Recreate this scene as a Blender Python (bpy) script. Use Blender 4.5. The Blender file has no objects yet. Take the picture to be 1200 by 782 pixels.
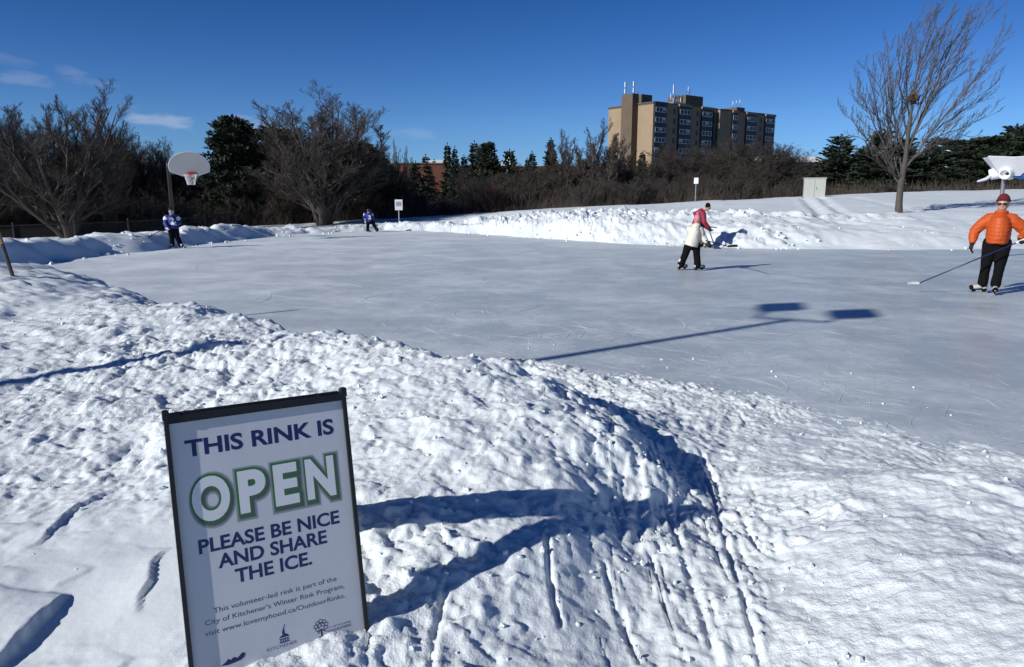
import bpy, math, numpy as np
from mathutils import Vector, Matrix
S = bpy.context.scene
col = S.collection
rad = math.radians
rng = np.random.default_rng(11)
# ---------------------------------------------------------------- camera model
F, PIT, H = 832.0, rad(11.15), 1.85
cP, sP = math.cos(PIT), math.sin(PIT)
def ray(px, py):
    a = (px-600)/F; b = (py-391)/F
    return np.array([a, cP-b*sP, -sP-b*cP])
def gp(px, py, z=0.0):
    r = ray(px, py); t = (z-H)/r[2]
    return float(r[0]*t), float(r[1]*t)
def at(px, py, D):
    r = ray(px, py); t = D/r[1]
    return np.array([r[0]*t, D, H+r[2]*t])
# ---------------------------------------------------------------- materials
def mat(name, color, rough=.7, metal=0, var=0, vscale=8, bump=0, bscale=60, spec=.5, color2=None, stretch=None, coat=0):
    m = bpy.data.materials.new(name); m.use_nodes = True
    nt = m.node_tree; N = nt.nodes; L = nt.links
    b = N['Principled BSDF']
    b.inputs['Roughness'].default_value = rough; b.inputs['Metallic'].default_value = metal
    b.inputs['Specular IOR Level'].default_value = spec
    b.inputs['Coat Weight'].default_value = coat
    b.inputs['Base Color'].default_value = (*color, 1)
    if var or bump:
        tc = N.new('ShaderNodeTexCoord'); mp = N.new('ShaderNodeMapping')
        L.new(tc.outputs['Object'], mp.inputs[0])
        if stretch: mp.inputs['Scale'].default_value = stretch
    if var:
        n = N.new('ShaderNodeTexNoise'); n.inputs['Scale'].default_value = vscale; n.inputs['Detail'].default_value = 6
        n.inputs['Roughness'].default_value = .65
        L.new(mp.outputs[0], n.inputs['Vector'])
        r = N.new('ShaderNodeValToRGB')
        r.color_ramp.elements[0].position = .3; r.color_ramp.elements[1].position = .7
        c2 = color2 or tuple(c*(1-var) for c in color)
        r.color_ramp.elements[0].color = (*c2, 1); r.color_ramp.elements[1].color = (*[min(1, c*(1+(0 if color2 else var*.6))) for c in color], 1)
        L.new(n.outputs[0], r.inputs[0]); L.new(r.outputs[0], b.inputs['Base Color'])
    if bump:
        n2 = N.new('ShaderNodeTexNoise'); n2.inputs['Scale'].default_value = bscale; n2.inputs['Detail'].default_value = 4
        L.new(mp.outputs[0], n2.inputs['Vector'])
        bp = N.new('ShaderNodeBump'); bp.inputs['Strength'].default_value = min(1, bump); bp.inputs['Distance'].default_value = .01*max(1, bump)
        L.new(n2.outputs[0], bp.inputs['Height']); L.new(bp.outputs[0], b.inputs['Normal'])
    return m
M = {}
M['blackmetal'] = mat('black_metal', (.006,.006,.007), .5, var=.3, vscale=20)
M['printboard'] = mat('print_panel', (.56,.58,.62), .38, var=.05, vscale=6, bump=.05, bscale=12)
M['navy'] = mat('navy_ink', (.012,.014,.10), .4)
M['green'] = mat('green_ink', (.03,.16,.04), .4)
M['inkshadow'] = mat('grey_ink', (.11,.15,.13), .45)
M['inkdark'] = mat('dark_ink', (.05,.06,.09), .4)
M['inkgreyblue'] = mat('greyblue_ink', (.12,.15,.24), .4)
M['white_ink'] = mat('white_ink', (.70,.72,.75), .4)
M['galv'] = mat('galvanised_steel', (.30,.31,.32), .45, .6, var=.2, vscale=15)
M['white'] = mat('white_paint', (.75,.76,.78), .45, var=.06, vscale=5)
M['offwhite'] = mat('weathered_white', (.52,.54,.58), .5, var=.12, vscale=4)
M['orangered'] = mat('orange_rim_paint', (.40,.05,.02), .4)
M['net'] = mat('net_cord', (.65,.65,.65), .9)
M['blueplastic'] = mat('blue_plastic', (.015,.12,.55), .35)
M['concrete'] = mat('concrete', (.36,.35,.33), .8, var=.15, vscale=12, bump=.2)
M['boxgreen'] = mat('beige_green_enamel', (.40,.415,.375), .5, var=.06, vscale=3)
M['boxdark'] = mat('dark_seam', (.12,.13,.12), .6)
M['wood'] = mat('raw_wood', (.30,.22,.13), .8, var=.35, vscale=6, stretch=(8,8,1), bump=.3)
M['bark'] = mat('bark', (.06,.05,.042), .9, var=.35, vscale=14, stretch=(1,1,.3), bump=.6, bscale=40)
M['barkgrey'] = mat('grey_bark', (.078,.068,.060), .9, var=.35, vscale=14, stretch=(1,1,.3), bump=.6, bscale=40)
M['twig'] = mat('twigs', (.048,.041,.035), .85, var=.25, vscale=.7)
M['twigred'] = mat('red_twigs', (.070,.036,.031), .85, var=.25, vscale=.7)
M['twiggrey'] = mat('grey_twigs', (.055,.046,.040), .85, var=.2, vscale=.7)
M['needle'] = mat('spruce_needles', (.020,.034,.018), .8, var=.5, vscale=1.6)
M['needle2'] = mat('pine_needles', (.024,.036,.018), .8, var=.5, vscale=1.2)
M['drygrass'] = mat('dry_stems', (.070,.055,.042), .9, var=.4, vscale=.4)
M['nest'] = mat('dry_leaves', (.085,.05,.03), .9, var=.4, vscale=20)
# ---------------------------------------------------------------- mesh helpers
def put(name, me, m=None, parent=None, smooth=False):
    o = bpy.data.objects.new(name, me); col.objects.link(o)
    if m is not None and not me.materials: me.materials.append(M[m] if isinstance(m, str) else m)
    if parent is not None: o.parent = parent
    if smooth: me.polygons.foreach_set('use_smooth', [True]*len(me.polygons))
    return o
def npmesh(name, V, Fa, smooth=False):
    me = bpy.data.meshes.new(name)
    V = np.ascontiguousarray(V, dtype=np.float32); Fa = np.ascontiguousarray(Fa, dtype=np.int32)
    k = Fa.shape[1]
    me.vertices.add(len(V)); me.vertices.foreach_set('co', V.ravel())
    me.loops.add(Fa.size); me.loops.foreach_set('vertex_index', Fa.ravel())
    me.polygons.add(len(Fa)); me.polygons.foreach_set('loop_start', np.arange(0, Fa.size, k, dtype=np.int32))
    me.polygons.foreach_set('use_smooth', np.full(len(Fa), smooth))
    me.update(calc_edges=True)
    return me
def tag(o, label=None, cat=None, group=None, kind=None):
    if label: o['label'] = label
    if cat: o['category'] = cat
    if group: o['group'] = group
    if kind: o['kind'] = kind
    return o
def empty(name, loc=(0,0,0), rz=0, label=None, cat=None, group=None):
    o = bpy.data.objects.new(name, None); col.objects.link(o)
    o.location = loc; o.rotation_euler = (0,0,rz); o.empty_display_size = .2
    return tag(o, label, cat, group)
def copy_tree(o, parent=None):
    c = o.copy(); col.objects.link(c); c.parent = parent
    for ch in list(o.children): copy_tree(ch, c)
    return c
class MB:
    def __init__(s): s.V = []; s.F = []
    def add(s, V, Fs):
        n = len(s.V); s.V += [tuple(map(float, v)) for v in V]; s.F += [tuple(i+n for i in f) for f in Fs]; return s
    def box(s, c, d, R=None):
        c = np.array(c, float); d = np.array(d, float)/2
        v = np.array([[x,y,z] for x in (-1,1) for y in (-1,1) for z in (-1,1)])*d
        if R is not None: v = v@np.array(R).T
        return s.add(v+c, [(0,1,3,2),(4,6,7,5),(0,4,5,1),(2,3,7,6),(0,2,6,4),(1,5,7,3)])
    def tube(s, pts, rr, n=8, caps=True, round_=False, sq=1):
        pts = [np.array(p, float) for p in pts]
        rr = list(rr) if hasattr(rr, '__len__') else [rr]*len(pts)
        if round_:
            d0 = pts[0]-pts[1]; d0 = d0/(np.linalg.norm(d0)+1e-9); d1 = pts[-1]-pts[-2]; d1 = d1/(np.linalg.norm(d1)+1e-9)
            pre = [(pts[0]+d0*rr[0]*math.cos(a), rr[0]*math.sin(a)) for a in (.12, .5, 1.0)]
            post = [(pts[-1]+d1*rr[-1]*math.cos(a), rr[-1]*math.sin(a)) for a in (1.0, .5, .12)]
            pts = [p for p,_ in pre]+pts+[p for p,_ in post]; rr = [r for _,r in pre]+rr+[r for _,r in post]
        V = []; up = np.array([0,0,1.]); N_ = len(pts); pu = None
        for i in range(N_):
            t = pts[min(i+1, N_-1)]-pts[max(i-1, 0)]; t = t/(np.linalg.norm(t)+1e-9)
            if pu is None:
                r0 = up if abs(t[2]) < .9 else np.array([1.,0,0]); pu = np.cross(r0, t)
            u = pu-t*pu.dot(t); u = u/(np.linalg.norm(u)+1e-9); pu = u; w = np.cross(t, u)
            for k in range(n):
                a = 2*math.pi*k/n; V.append(pts[i]+rr[i]*(math.cos(a)*u+sq*math.sin(a)*w))
        Fs = [(i*n+k, i*n+(k+1)%n, (i+1)*n+(k+1)%n, (i+1)*n+k) for i in range(N_-1) for k in range(n)]
        if caps: Fs += [tuple(range(n-1, -1, -1)), tuple((N_-1)*n+k for k in range(n))]
        return s.add(V, Fs)
    def ball(s, c, r, nu=14, nv=9, R=None):
        r = np.array(r if hasattr(r, '__len__') else [r]*3, float); V = []
        for j in range(1, nv):
            b = math.pi*j/nv
            for i in range(nu):
                a = 2*math.pi*i/nu; V.append(np.array([math.sin(b)*math.cos(a), math.sin(b)*math.sin(a), math.cos(b)])*r)
        V += [np.array([0,0,r[2]]), np.array([0,0,-r[2]])]; V = np.array(V)
        if R is not None: V = V@np.array(R).T
        Fs = [(j*nu+i, (j+1)*nu+i, (j+1)*nu+(i+1)%nu, j*nu+(i+1)%nu) for j in range(nv-2) for i in range(nu)]
        t = (nv-1)*nu
        Fs += [(t, i, (i+1)%nu) for i in range(nu)]+[(t+1, (nv-2)*nu+(i+1)%nu, (nv-2)*nu+i) for i in range(nu)]
        return s.add(V+np.array(c), Fs)
    def prism(s, poly, z0, z1):
        n = len(poly); V = [(x,y,z0) for x,y in poly]+[(x,y,z1) for x,y in poly]
        return s.add(V, [tuple(range(n-1,-1,-1)), tuple(range(n, 2*n))]+[(i,(i+1)%n,n+(i+1)%n,n+i) for i in range(n)])
    def xf(s, Mx):
        V = np.array(s.V); Mx = np.array(Mx); s.V = [tuple(v) for v in V@Mx[:3,:3].T+Mx[:3,3]]; return s
    def build(s, name, m, parent=None, smooth=False):
        me = bpy.data.meshes.new(name); me.from_pydata(s.V, [], s.F); me.update()
        return put(name, me, m, parent, smooth)
    def fuse(s, name, m, parent=None, voxel=.012, it=3, disp=None):
        me = bpy.data.meshes.new(name); me.from_pydata(s.V, [], s.F); me.update()
        o = bpy.data.objects.new('tmp', me); col.objects.link(o)
        md = o.modifiers.new('r', 'REMESH'); md.mode = 'VOXEL'; md.voxel_size = voxel; md.use_smooth_shade = True
        ms = o.modifiers.new('s', 'SMOOTH'); ms.iterations = it; ms.factor = .5
        dg = bpy.context.evaluated_depsgraph_get()
        m2 = bpy.data.meshes.new_from_object(o.evaluated_get(dg)); m2.name = name
        bpy.data.objects.remove(o); bpy.data.meshes.remove(me)
        m2.materials.clear()
        if disp is not None:
            V = np.zeros(len(m2.vertices)*3, np.float32); m2.vertices.foreach_get('co', V); V = V.reshape(-1,3)
            Nn = np.zeros_like(V.ravel()); m2.vertices.foreach_get('normal', Nn); Nn = Nn.reshape(-1,3)
            V = V+Nn*disp(V)[:,None]; m2.vertices.foreach_set('co', V.astype(np.float32).ravel()); m2.update()
        return put(name, m2, m, parent, True)
# ---------------------------------------------------------------- noise
_T = rng.random((256,256)).astype(np.float32)
def vn(x, y, seed=0):
    x = x+seed*17.31; y = y+seed*9.73
    ix = np.floor(x).astype(np.int64); iy = np.floor(y).astype(np.int64)
    fx = (x-ix).astype(np.float32); fy = (y-iy).astype(np.float32)
    fx = fx*fx*fx*(fx*(fx*6-15)+10); fy = fy*fy*fy*(fy*(fy*6-15)+10)
    a = _T[ix&255, iy&255]; b = _T[(ix+1)&255, iy&255]; c = _T[ix&255, (iy+1)&255]; d = _T[(ix+1)&255, (iy+1)&255]
    return (a*(1-fx)+b*fx)*(1-fy)+(c*(1-fx)+d*fx)*fy
def fbm(x, y, o=4, seed=0, g=.5):
    s = 0; a = 1; t = 0; c, sn = math.cos(.6), math.sin(.6)
    for i in range(o):
        s = s+a*(vn(x, y, seed+i*3)-.5)*2; t += a; a *= g
        x, y = (x*c-y*sn)*2.03, (x*sn+y*c)*2.03
    return s/t
_J = rng.random((256,256,3)).astype(np.float32)
def worley(x, y, seed=0):
    """rounded lumps: for each cell a dome of random radius; returns the highest dome (0..1)"""
    x = x+seed*31.7; y = y+seed*12.9
    ix = np.floor(x).astype(np.int64); iy = np.floor(y).astype(np.int64)
    best = np.zeros(x.shape, np.float32)
    for dx in (-1,0,1):
        for dy in (-1,0,1):
            j = _J[(ix+dx)&255, (iy+dy)&255]
            R = .25+.6*j[...,2]**2
            d2 = ((ix+dx+j[...,0]-x)**2+(iy+dy+j[...,1]-y)**2)/(R*R)
            best = np.maximum(best, np.sqrt(np.clip(1-d2, 0, 1))*R*1.2)
    return best
def sstep(a, b, x):
    t = np.clip((x-a)/(b-a), 0, 1); return t*t*(3-2*t)
# ---------------------------------------------------------------- terrain control
edge_px = [(-140,328),(0,314),(60,305.5),(115,298.5),(200,290.5),(260,283),(320,276.5),(400,272),(450,269.5),(500,270.5),(560,274),(630,279),(700,283.5),(770,287.5),(840,290.5),(920,292),(1000,292.5),(1100,293),(1200,292),(1330,290)]
far_edge = [gp(a,b) for a,b in edge_px]
near_edge_px = [(575,424),(640,438),(700,448),(760,453),(830,464),(900,481),(950,497),(1000,512),(1060,526),(1120,539),(1200,547),(1320,560),(1500,585)]
near_edge = [gp(a,b) for a,b in near_edge_px]
crest = [(-260,322,.62),(-100,322,.62),(0,322,.62),(60,319,.64),(112,328,.62),(165,352,.46),(200,357,.52),(245,360,.60),(300,374,.54),(345,392,.42),(372,392,.55),(402,387,.64),(440,403,.60),(500,414,.60),(560,426,.59),(600,434,.58),(640,449,.55),(670,465,.50),(703,487,.45),(730,511,.40),(748,540,.34),(757,575,.27)]
crest_w = [(*gp(a,b,z), z) for a,b,z in crest]
cp = []
def dens(pts, step):
    out = []
    for a, b in zip(pts[:-1], pts[1:]):
        a = np.array(a, float); b = np.array(b, float); n = max(1, int(np.linalg.norm((b-a)[:2])/step))
        for i in range(n): out.append(a+(b-a)*i/n)
    out.append(np.array(pts[-1], float)); return out
for c in dens(crest_w, .6): cp.append(tuple(c))
cw = np.array(crest_w)
for i, c in enumerate(dens(crest_w, .9)):
    if i == 0: continue
    d = np.array([.70,.71]) if c[1] < 9 else np.array([.55,.83])
    if c[1] < 3.6: continue
    w = .52 if c[1] < 4.7 else (.62 if c[1] < 9 else 1.0)
    cp.append((c[0]+d[0]*w, c[1]+d[1]*w, -.06 if c[1] > 5.2 else (.03 if c[1] > 4.9 else max(.10, c[2]-.27))))
for x, y in near_edge: cp.append((x, y, .012))
near = [(0,380,.52),(0,440,.46),(0,520,.38),(0,600,.30),(0,700,.27),(0,780,.21),(-300,500,.5),(-300,700,.35),
 (100,360,.57),(100,440,.48),(100,600,.33),(100,780,.22),(200,400,.50),(200,460,.46),(300,440,.50),(300,400,.50),(400,440,.58),(400,520,.47),(400,600,.38),
 (480,520,.50),(440,650,.31),(440,722,.265),(440,780,.2),(222,782,.235),(300,740,.245),(560,470,.57),(600,520,.52),(650,560,.44),(560,600,.37),(700,560,.375),
 (700,530,.41),(725,580,.29),(600,680,.27),(560,760,.18),(650,640,.31),(700,640,.24),(700,700,.15),(650,780,.12),(745,640,.18),(780,720,.10),(785,600,.16),(705,462,.04),(745,482,.08),
 (780,780,.08),(850,560,.10),(850,650,.08),(870,780,.08),(920,600,.13),(830,515,.06),(900,530,.09),(795,560,.17),(795,520,.16),(770,500,.14),
 (950,560,.2),(1000,545,.15),(1050,560,.26),(1100,572,.3),(1200,590,.3),(1000,620,.23),(1000,700,.19),(1100,650,.27),(1200,700,.31),(1100,780,.24),
 (1200,780,.29),(950,780,.13),(1330,610,.32),(1450,720,.35)]
for a, b, z in near: cp.append((*gp(a,b,z), z))
cp += [(-2,-3,.3),(2,-3,.25),(0,0,.28),(-6,0,.42),(6,0,.3),(-20,0,.5),(20,0,.35),(-10.5,3,.4),(-14,9,.55),(-14,13,.5),(-40,-3,.5),(40,-3,.3),(25,8,.4),(40,15,.8)]
fe = dens(far_edge, 1.5)
for x, y in fe: cp.append((x, y, -.05))
def edgeD(px):
    xs = [p[0] for p in edge_px]; py = np.interp(px, xs, [p[1] for p in edge_px]); return gp(px, py)[1]
c1 = [(-120,292,.5),(-60,290,.5),(0,287,.5),(60,282,.5),(115,279,.55),(150,276,.6),(175,272,.7),(200,274,.75),(235,269.5,.9),(290,265,1.1),(315,270,1.1),
 (350,268,.9),(400,265,.8),(440,262.5,.8),(480,262.5,.7),(520,262,.7),(560,261,.7),(600,260,.8),(650,260,.9),(700,261,1.0),(760,266,1.2),(800,268,1.3),(850,268,1.3),
 (900,270,1.4),(950,271,1.3),(1000,275,1.2),(1050,277,1.1),(1100,279,1.1),(1150,281,1.0),(1200,282,1.0),(1300,281,1.0)]
for px, py, d in c1: cp.append(tuple(at(px, py, edgeD(px)+d)))
for px, py, d in c1:
    if px <= 560:
        for dd_, dp_ in ((1.2, 3), (3.2, 7), (6.5, 8)):
            D_ = edgeD(px)+d+dd_
            if px < 300 or dd_ < 6: cp.append(tuple(at(px, py+dp_, D_)))
cp += [(-17.5,16,.30),(-17,13,.35),(-21,19,.0),(-30,20,-.1)]
c1w = [at(px, py, edgeD(px)+d) for px, py, d in c1]
for a, b in zip(c1w[:-1], c1w[1:]):
    for q_ in ((.2,.4,.6,.8) if a[0] < -3 else (.5,)): cp.append(tuple(a*(1-q_)+b*q_))
back = [(560,255,4),(600,253,4),(650,252,4),(700,253,4),(760,254,4.5),(820,252,5),(870,249,5.5),(920,250,5.5),(970,258,4.5),(1000,264,3.5)]
for px, py, d in back: cp.append(tuple(at(px, py, edgeD(px)+d)))
hill = [(600,247.5,42),(700,244,43),(750,241,44),(820,236.5,45),(900,233.5,46),(950,231,47),(1000,227.5,50),(1100,224,50),(1200,222,50),(1350,220,50),
 (1053,249,30),(1130,249,30),(1200,249,30),(1330,248,30),(970,247,33),(1000,250,31),(1060,262,27),(1150,266,27),(1200,266,27),(1330,262,27),(1100,236,38),(1200,236,38),(1000,238,38),(880,241,38),(800,246,37),
 (-150,290,35),(0,284,35),(60,279,37),(150,275,38),(250,269,42),(330,264.5,45),(400,262,45),(480,258.5,45),(550,251.5,47),(-60,292,31),(60,284,31),(160,278,32),
 (0,282,60),(200,268,65),(400,257,70),(560,250,70),(700,246,70),(900,240,70),(1100,232,70),(1300,228,70)]
for px, py, D in hill: cp.append(tuple(at(px, py, D)))
cp += [(-150,150,-3),(0,150,-1.5),(150,150,1),(-300,400,-3),(0,400,-2),(300,400,-2),(0,230,-2),(80,230,-2),(-80,60,-1.5),(90,50,2.2),(80,25,1.5),(-60,25,.3)]
cp = np.array(cp, float)
# linear radial-basis surface through the control points
_n = len(cp)
_A = -np.sqrt(((cp[:,None,:2]-cp[None,:,:2])**2).sum(-1)+.02**2)
_A = np.block([[_A+np.eye(_n)*.004, np.ones((_n,1))],[np.ones((1,_n)), np.zeros((1,1))]])
_w = np.linalg.lstsq(_A, np.append(cp[:,2], 0), rcond=None)[0].astype(np.float32)
def hz_base(x, y):
    x = np.atleast_1d(np.asarray(x, np.float32)).ravel(); y = np.atleast_1d(np.asarray(y, np.float32)).ravel()
    out = np.empty(len(x), np.float32); cx = cp[:,0].astype(np.float32); cy = cp[:,1].astype(np.float32)
    for i in range(0, len(x), 40000):
        d = np.sqrt((x[i:i+40000,None]-cx)**2+(y[i:i+40000,None]-cy)**2+.0004)
        out[i:i+40000] = -d@_w[:-1]+_w[-1]
    return out
def hz(x, y): return float(hz_base(x, y)[0])
# rink polygon (ice extent)
crest_back = [(c[0]+(.45 if c[1] < 9 else .6), c[1]+(.45 if c[1] < 9 else .8)) for c in crest_w if c[1] > 5.1]
poly = np.array([far_edge[0]]+far_edge[1:]+[(24,20),(22,9)]+near_edge[::-1]+crest_back[::-1][1:]+[(-13.5,13.0)])
def sdist(x, y):
    d = np.full(x.shape, 1e9, np.float32); ins = np.zeros(x.shape, bool)
    for i in range(len(poly)):
        a = poly[i]; b = poly[(i+1)%len(poly)]; e = b-a; L2 = e.dot(e)+1e-12
        t = np.clip(((x-a[0])*e[0]+(y-a[1])*e[1])/L2, 0, 1)
        d = np.minimum(d, (x-a[0]-t*e[0])**2+(y-a[1]-t*e[1])**2)
        c = ((a[1] > y) != (b[1] > y)) & (x < (b[0]-a[0])*(y-a[1])/(b[1]-a[1]+1e-12)+a[0]); ins ^= c
    return np.where(ins, -1, 1)*np.sqrt(d)
def pdist(x, y, pts, ret_t=False):
    d = np.full(x.shape, 1e9, np.float32); side = np.zeros(x.shape, np.float32); tt = np.zeros(x.shape, np.float32); n = len(pts)-1
    for i in range(n):
        a = np.array(pts[i]); e = np.array(pts[i+1])-a
        t = np.clip(((x-a[0])*e[0]+(y-a[1])*e[1])/(e.dot(e)+1e-12), 0, 1)
        dd = (x-a[0]-t*e[0])**2+(y-a[1]-t*e[1])**2
        m = dd < d; d = np.where(m, dd, d); side = np.where(m, e[0]*(y-a[1])-e[1]*(x-a[0]), side); tt = np.where(m, (i+t)/n, tt)
    return np.sqrt(d), np.sign(side), tt
def bez(px_pts, z, n=10):
    w = [np.array(gp(a, b, z)) for a, b in px_pts]; out = []
    for i in range(len(w)-1):
        p0 = w[max(i-1,0)]; p1 = w[i]; p2 = w[i+1]; p3 = w[min(i+2, len(w)-1)]
        for k in range(n):
            t = k/n; out.append(.5*((2*p1)+(-p0+p2)*t+(2*p0-5*p1+4*p2-p3)*t*t+(-p0+3*p1-3*p2+p3)*t**3))
    out.append(w[-1]); return out
# ---------------------------------------------------------------- snow sheet
def axis_sym(dx, x0, g, xmax):
    a = [0.0]
    while a[-1] < xmax:
        s = dx if a[-1] < x0 else dx+g*(a[-1]-x0); a.append(a[-1]+s)
    a = np.array(a); return np.concatenate([-a[:0:-1], a])
gx = axis_sym(.0125, 3.4, .013, 520)
gy = [-4.0]
while gy[-1] < 620:
    y = gy[-1]
    s = .25 if y < 1.3 else (.0105 if y < 3.2 else (.0105+.0026*(y-3.2) if y < 7 else .0204+.0046*(y-7)))
    gy.append(y+(s if y > 1.0 or y < 0 else .1))
gy = np.array(gy)
X, Y = np.meshgrid(gx, gy); X = X.astype(np.float32); Y = Y.astype(np.float32); shp = X.shape; x = X.ravel(); y = Y.ravel()
Z = hz_base(x, y)
sd = sdist(x, y)
R_ = np.sqrt(x*x+y*y)
nearM = 1-sstep(9, 14, y)
Zd = np.zeros_like(Z)
# --- near snow detail
idx = np.where((y < 14) & (np.abs(x) < 16))[0]; xi = x[idx]; yi = y[idx]
chunk = sstep(-.15, .35, fbm(xi*.9, yi*.9, 3, 5))
smoothz = 1-(1-sstep(-1.5, -.9, xi-.28*(yi-2)))*(1-sstep(2.9, 3.7, yi))         # wind packed corner lower left
ridgeb = sstep(2.2, 3.6, yi)*(1-sstep(-.2, 1.2, xi-.25*yi))                      # upper left slope is rubble
path = np.exp(-((xi-(.25*(yi-2)+.75))/.62)**2)*(1-sstep(4.2, 6.5, yi)*.4)        # trodden way in
right = sstep(.9, 1.7, xi-.2*yi)
rub = np.clip(.35+.65*chunk+.5*ridgeb, 0, 1.4)*smoothz*(1-.62*right)
wx = xi+.09*fbm(xi*6, yi*6, 4, 40, .65); wy = yi+.09*fbm(xi*6, yi*6, 4, 47, .65)
d = .050*fbm(xi*1.5, yi*1.5, 4, 1)*(1-.35*right)*(.45+.55*smoothz)
pt = sstep(-.05, .25, fbm(xi*2.2, yi*2.2, 2, 90))
pt2 = sstep(-.1, .3, fbm(xi*1.1, yi*1.1, 3, 93))
bil = lambda f_, sd_, o_=3: 1-2*np.abs(fbm(wx*f_, wy*f_, o_, sd_))*2.2
fine = (.45+.55*rub)*(.30+.95*pt2)
d += .017*rub*pt*pt2*worley(wx*3.6, wy*3.6, 2)
d += .012*rub*(.08+.92*pt)*(.3+.7*pt2)*worley(wx*9, wy*9, 3)
d += .0065*np.clip(rub+.4*path, 0, 1.4)*worley(wx*21, wy*21, 4)
d += -.009*rub*bil(4.5, 106)-.007*rub*bil(12, 109)
d += .012*fine*fbm(xi*11, yi*11, 5, 6, .66)
d += .0055*fine*fbm(xi*38, yi*38, 3, 8, .6)*(yi < 9)
dcr, _s, _t = pdist(xi, yi, [tuple(c[:2]) for c in crest_w])
d += np.exp(-(dcr/.45)**2)*(.085*fbm(xi*2.3, yi*2.3, 4, 171, .6)+.022*worley(wx*6, wy*6, 175))*(1-right)
d += ridgeb*(1-.5*path)*(.030*worley(wx*2.6, wy*2.6, 181)*pt+.020*worley(wx*6, wy*6, 183)*pt2)
# trodden, streaky path: ridges along the way of travel
u_ = (xi*.93-yi*.37); v_ = (xi*.37+yi*.93)
d += path*(.012*(1-np.abs(fbm(u_*7, v_*1.3, 4, 12, .6))*2)+.016*fbm(xi*4, yi*4, 4, 14)+.010*worley(wx*11, wy*11, 15)-.012)
# right hand mound: soft elongated waves running down to the right
u2 = (xi*.45+yi*.89); v2 = (xi*.89-yi*.45)
d += right*(.060*fbm(u2*1.5, v2*.9, 4, 20, .58)+.015*np.clip(1-np.abs(fbm(u2*2.6+.4*fbm(u2*2,v2*2,2,28), v2*1.7, 4, 22, .6))*2.4, -.4, 1)+.022*fbm(u2*7, v2*5, 6, 25, .68)+.020*worley(wx*4.5, wy*4.5, 29)*chunk+.014*worley(wx*12, wy*12, 30)*pt+.007*worley(wx*24, wy*24, 32))
# crusty wind ledges lower left: drop on the lee (right) side
def ledge(pts, amp, fall, zz=.28):
    w = bez(pts, zz, 8); dd, sg, tt = pdist(xi+.015*fbm(xi*9, yi*9, 3, 61), yi+.015*fbm(xi*9, yi*9, 3, 66), w)
    end = np.clip(np.sin(np.pi*np.clip(tt, 0.0, 1.0)), 0, 1)**1.2
    return amp*end*np.where(sg > 0, np.exp(-dd/fall), 0)*(1-np.exp(-dd/.004))
def ledge2(pts, amp, fall, zz=.28):
    w = bez(pts, zz, 8); dd, sg, tt = pdist(xi+.018*fbm(xi*9, yi*9, 3, 61), yi+.018*fbm(xi*9, yi*9, 3, 66), w)
    end = np.clip(np.sin(np.pi*np.clip(tt, 0.0, 1.0)), 0, 1)**.8
    return amp*end*sstep(-.005, .008, dd*sg)*np.exp(-dd/fall)
LED = [([(-60,800),(0,758),(30,735),(60,712),(84,694)], .058, .45),([(20,655),(52,640),(78,618),(92,606),(125,590),(150,580)], .024, .30),
       ([(165,712),(166,698),(182,680),(186,662),(200,650)], .022, .22),([(30,622),(45,612),(65,606)], .012, .1),([(60,690),(95,676),(110,668)], .012, .1),([(120,790),(140,770),(160,756)], .012, .12)]
for p_, a_, f_ in LED: d += ledge2(p_, a_, f_)
# ski and blade grooves
GR = [([(826,560),(846,630),(868,706),(893,790)], .035, .016, .06),([(776,590),(790,640),(818,708),(846,790)], .022, .022, .07),([(640,636),(646,672),(659,702)], .035, .014, .28),
      ([(727,704),(738,738),(752,764)], .03, .012, .12),([(526,704),(512,742),(503,790)], .028, .016, .2),([(761,672),(764,690),(763,704)], .02, .010, .1),([(706,655),(722,690),(735,716)], .025, .014, .2),
      ([(838,470),(862,486),(874,504)], .014, .012, .0),([(880,462),(905,478),(916,500)], .012, .010, .0),([(818,540),(838,574),(842,600)], .03, .02, .04),([(862,600),(880,640),(900,662)], .03, .016, .06),([(742,560),(752,600),(745,640)], .03, .03, .2),
      ([(700,740),(712,760),(716,772)], .014, .010, .12)]
_r = np.random.default_rng(66)
for _ in range(26):
    cx_ = 690+200*_r.random(); cy_ = 560+170*_r.random(); l_ = 18+50*_r.random(); sl = .28+.22*_r.normal()+.0016*(cx_-740)
    GR.append(([(cx_-sl*l_, cy_-l_), (cx_+_r.normal()*5, cy_), (cx_+sl*l_, cy_+l_)], .008+.012*_r.random(), .006+.008*_r.random(), .1))
for p_, dp, wd, zz in GR:
    dd, sg, tt = pdist(xi, yi, bez(p_, zz)); e_ = np.clip(np.minimum(tt, 1-tt)*8, 0, 1)
    d += -.62*dp*e_*np.exp(-(dd/wd/.85)**4)+.2*dp*e_*np.exp(-((dd-wd*1.6)/(wd*.6))**2)
# snow heaped against the sign's foot
fx0, fy0 = -1.05, 1.98; fx1, fy1 = -.50, 2.38
dd, sg, tt = pdist(xi, yi, [(fx0,fy0),(fx1,fy1)])
d += .035*np.exp(-(dd/.13)**2)*(.6+.8*vn(xi*9, yi*9, 71))*sstep(-.2, .3, tt)
d *= (1-sstep(10, 14, yi))*(1-sstep(12, 16, np.abs(xi)))
Zd[idx] += d
ROUGH = np.full(Z.shape, .6, np.float32); ROUGH[idx] = np.clip((.12+.95*smoothz*(.5+.5*pt2))*(1-.35*right), .1, 1)
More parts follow.
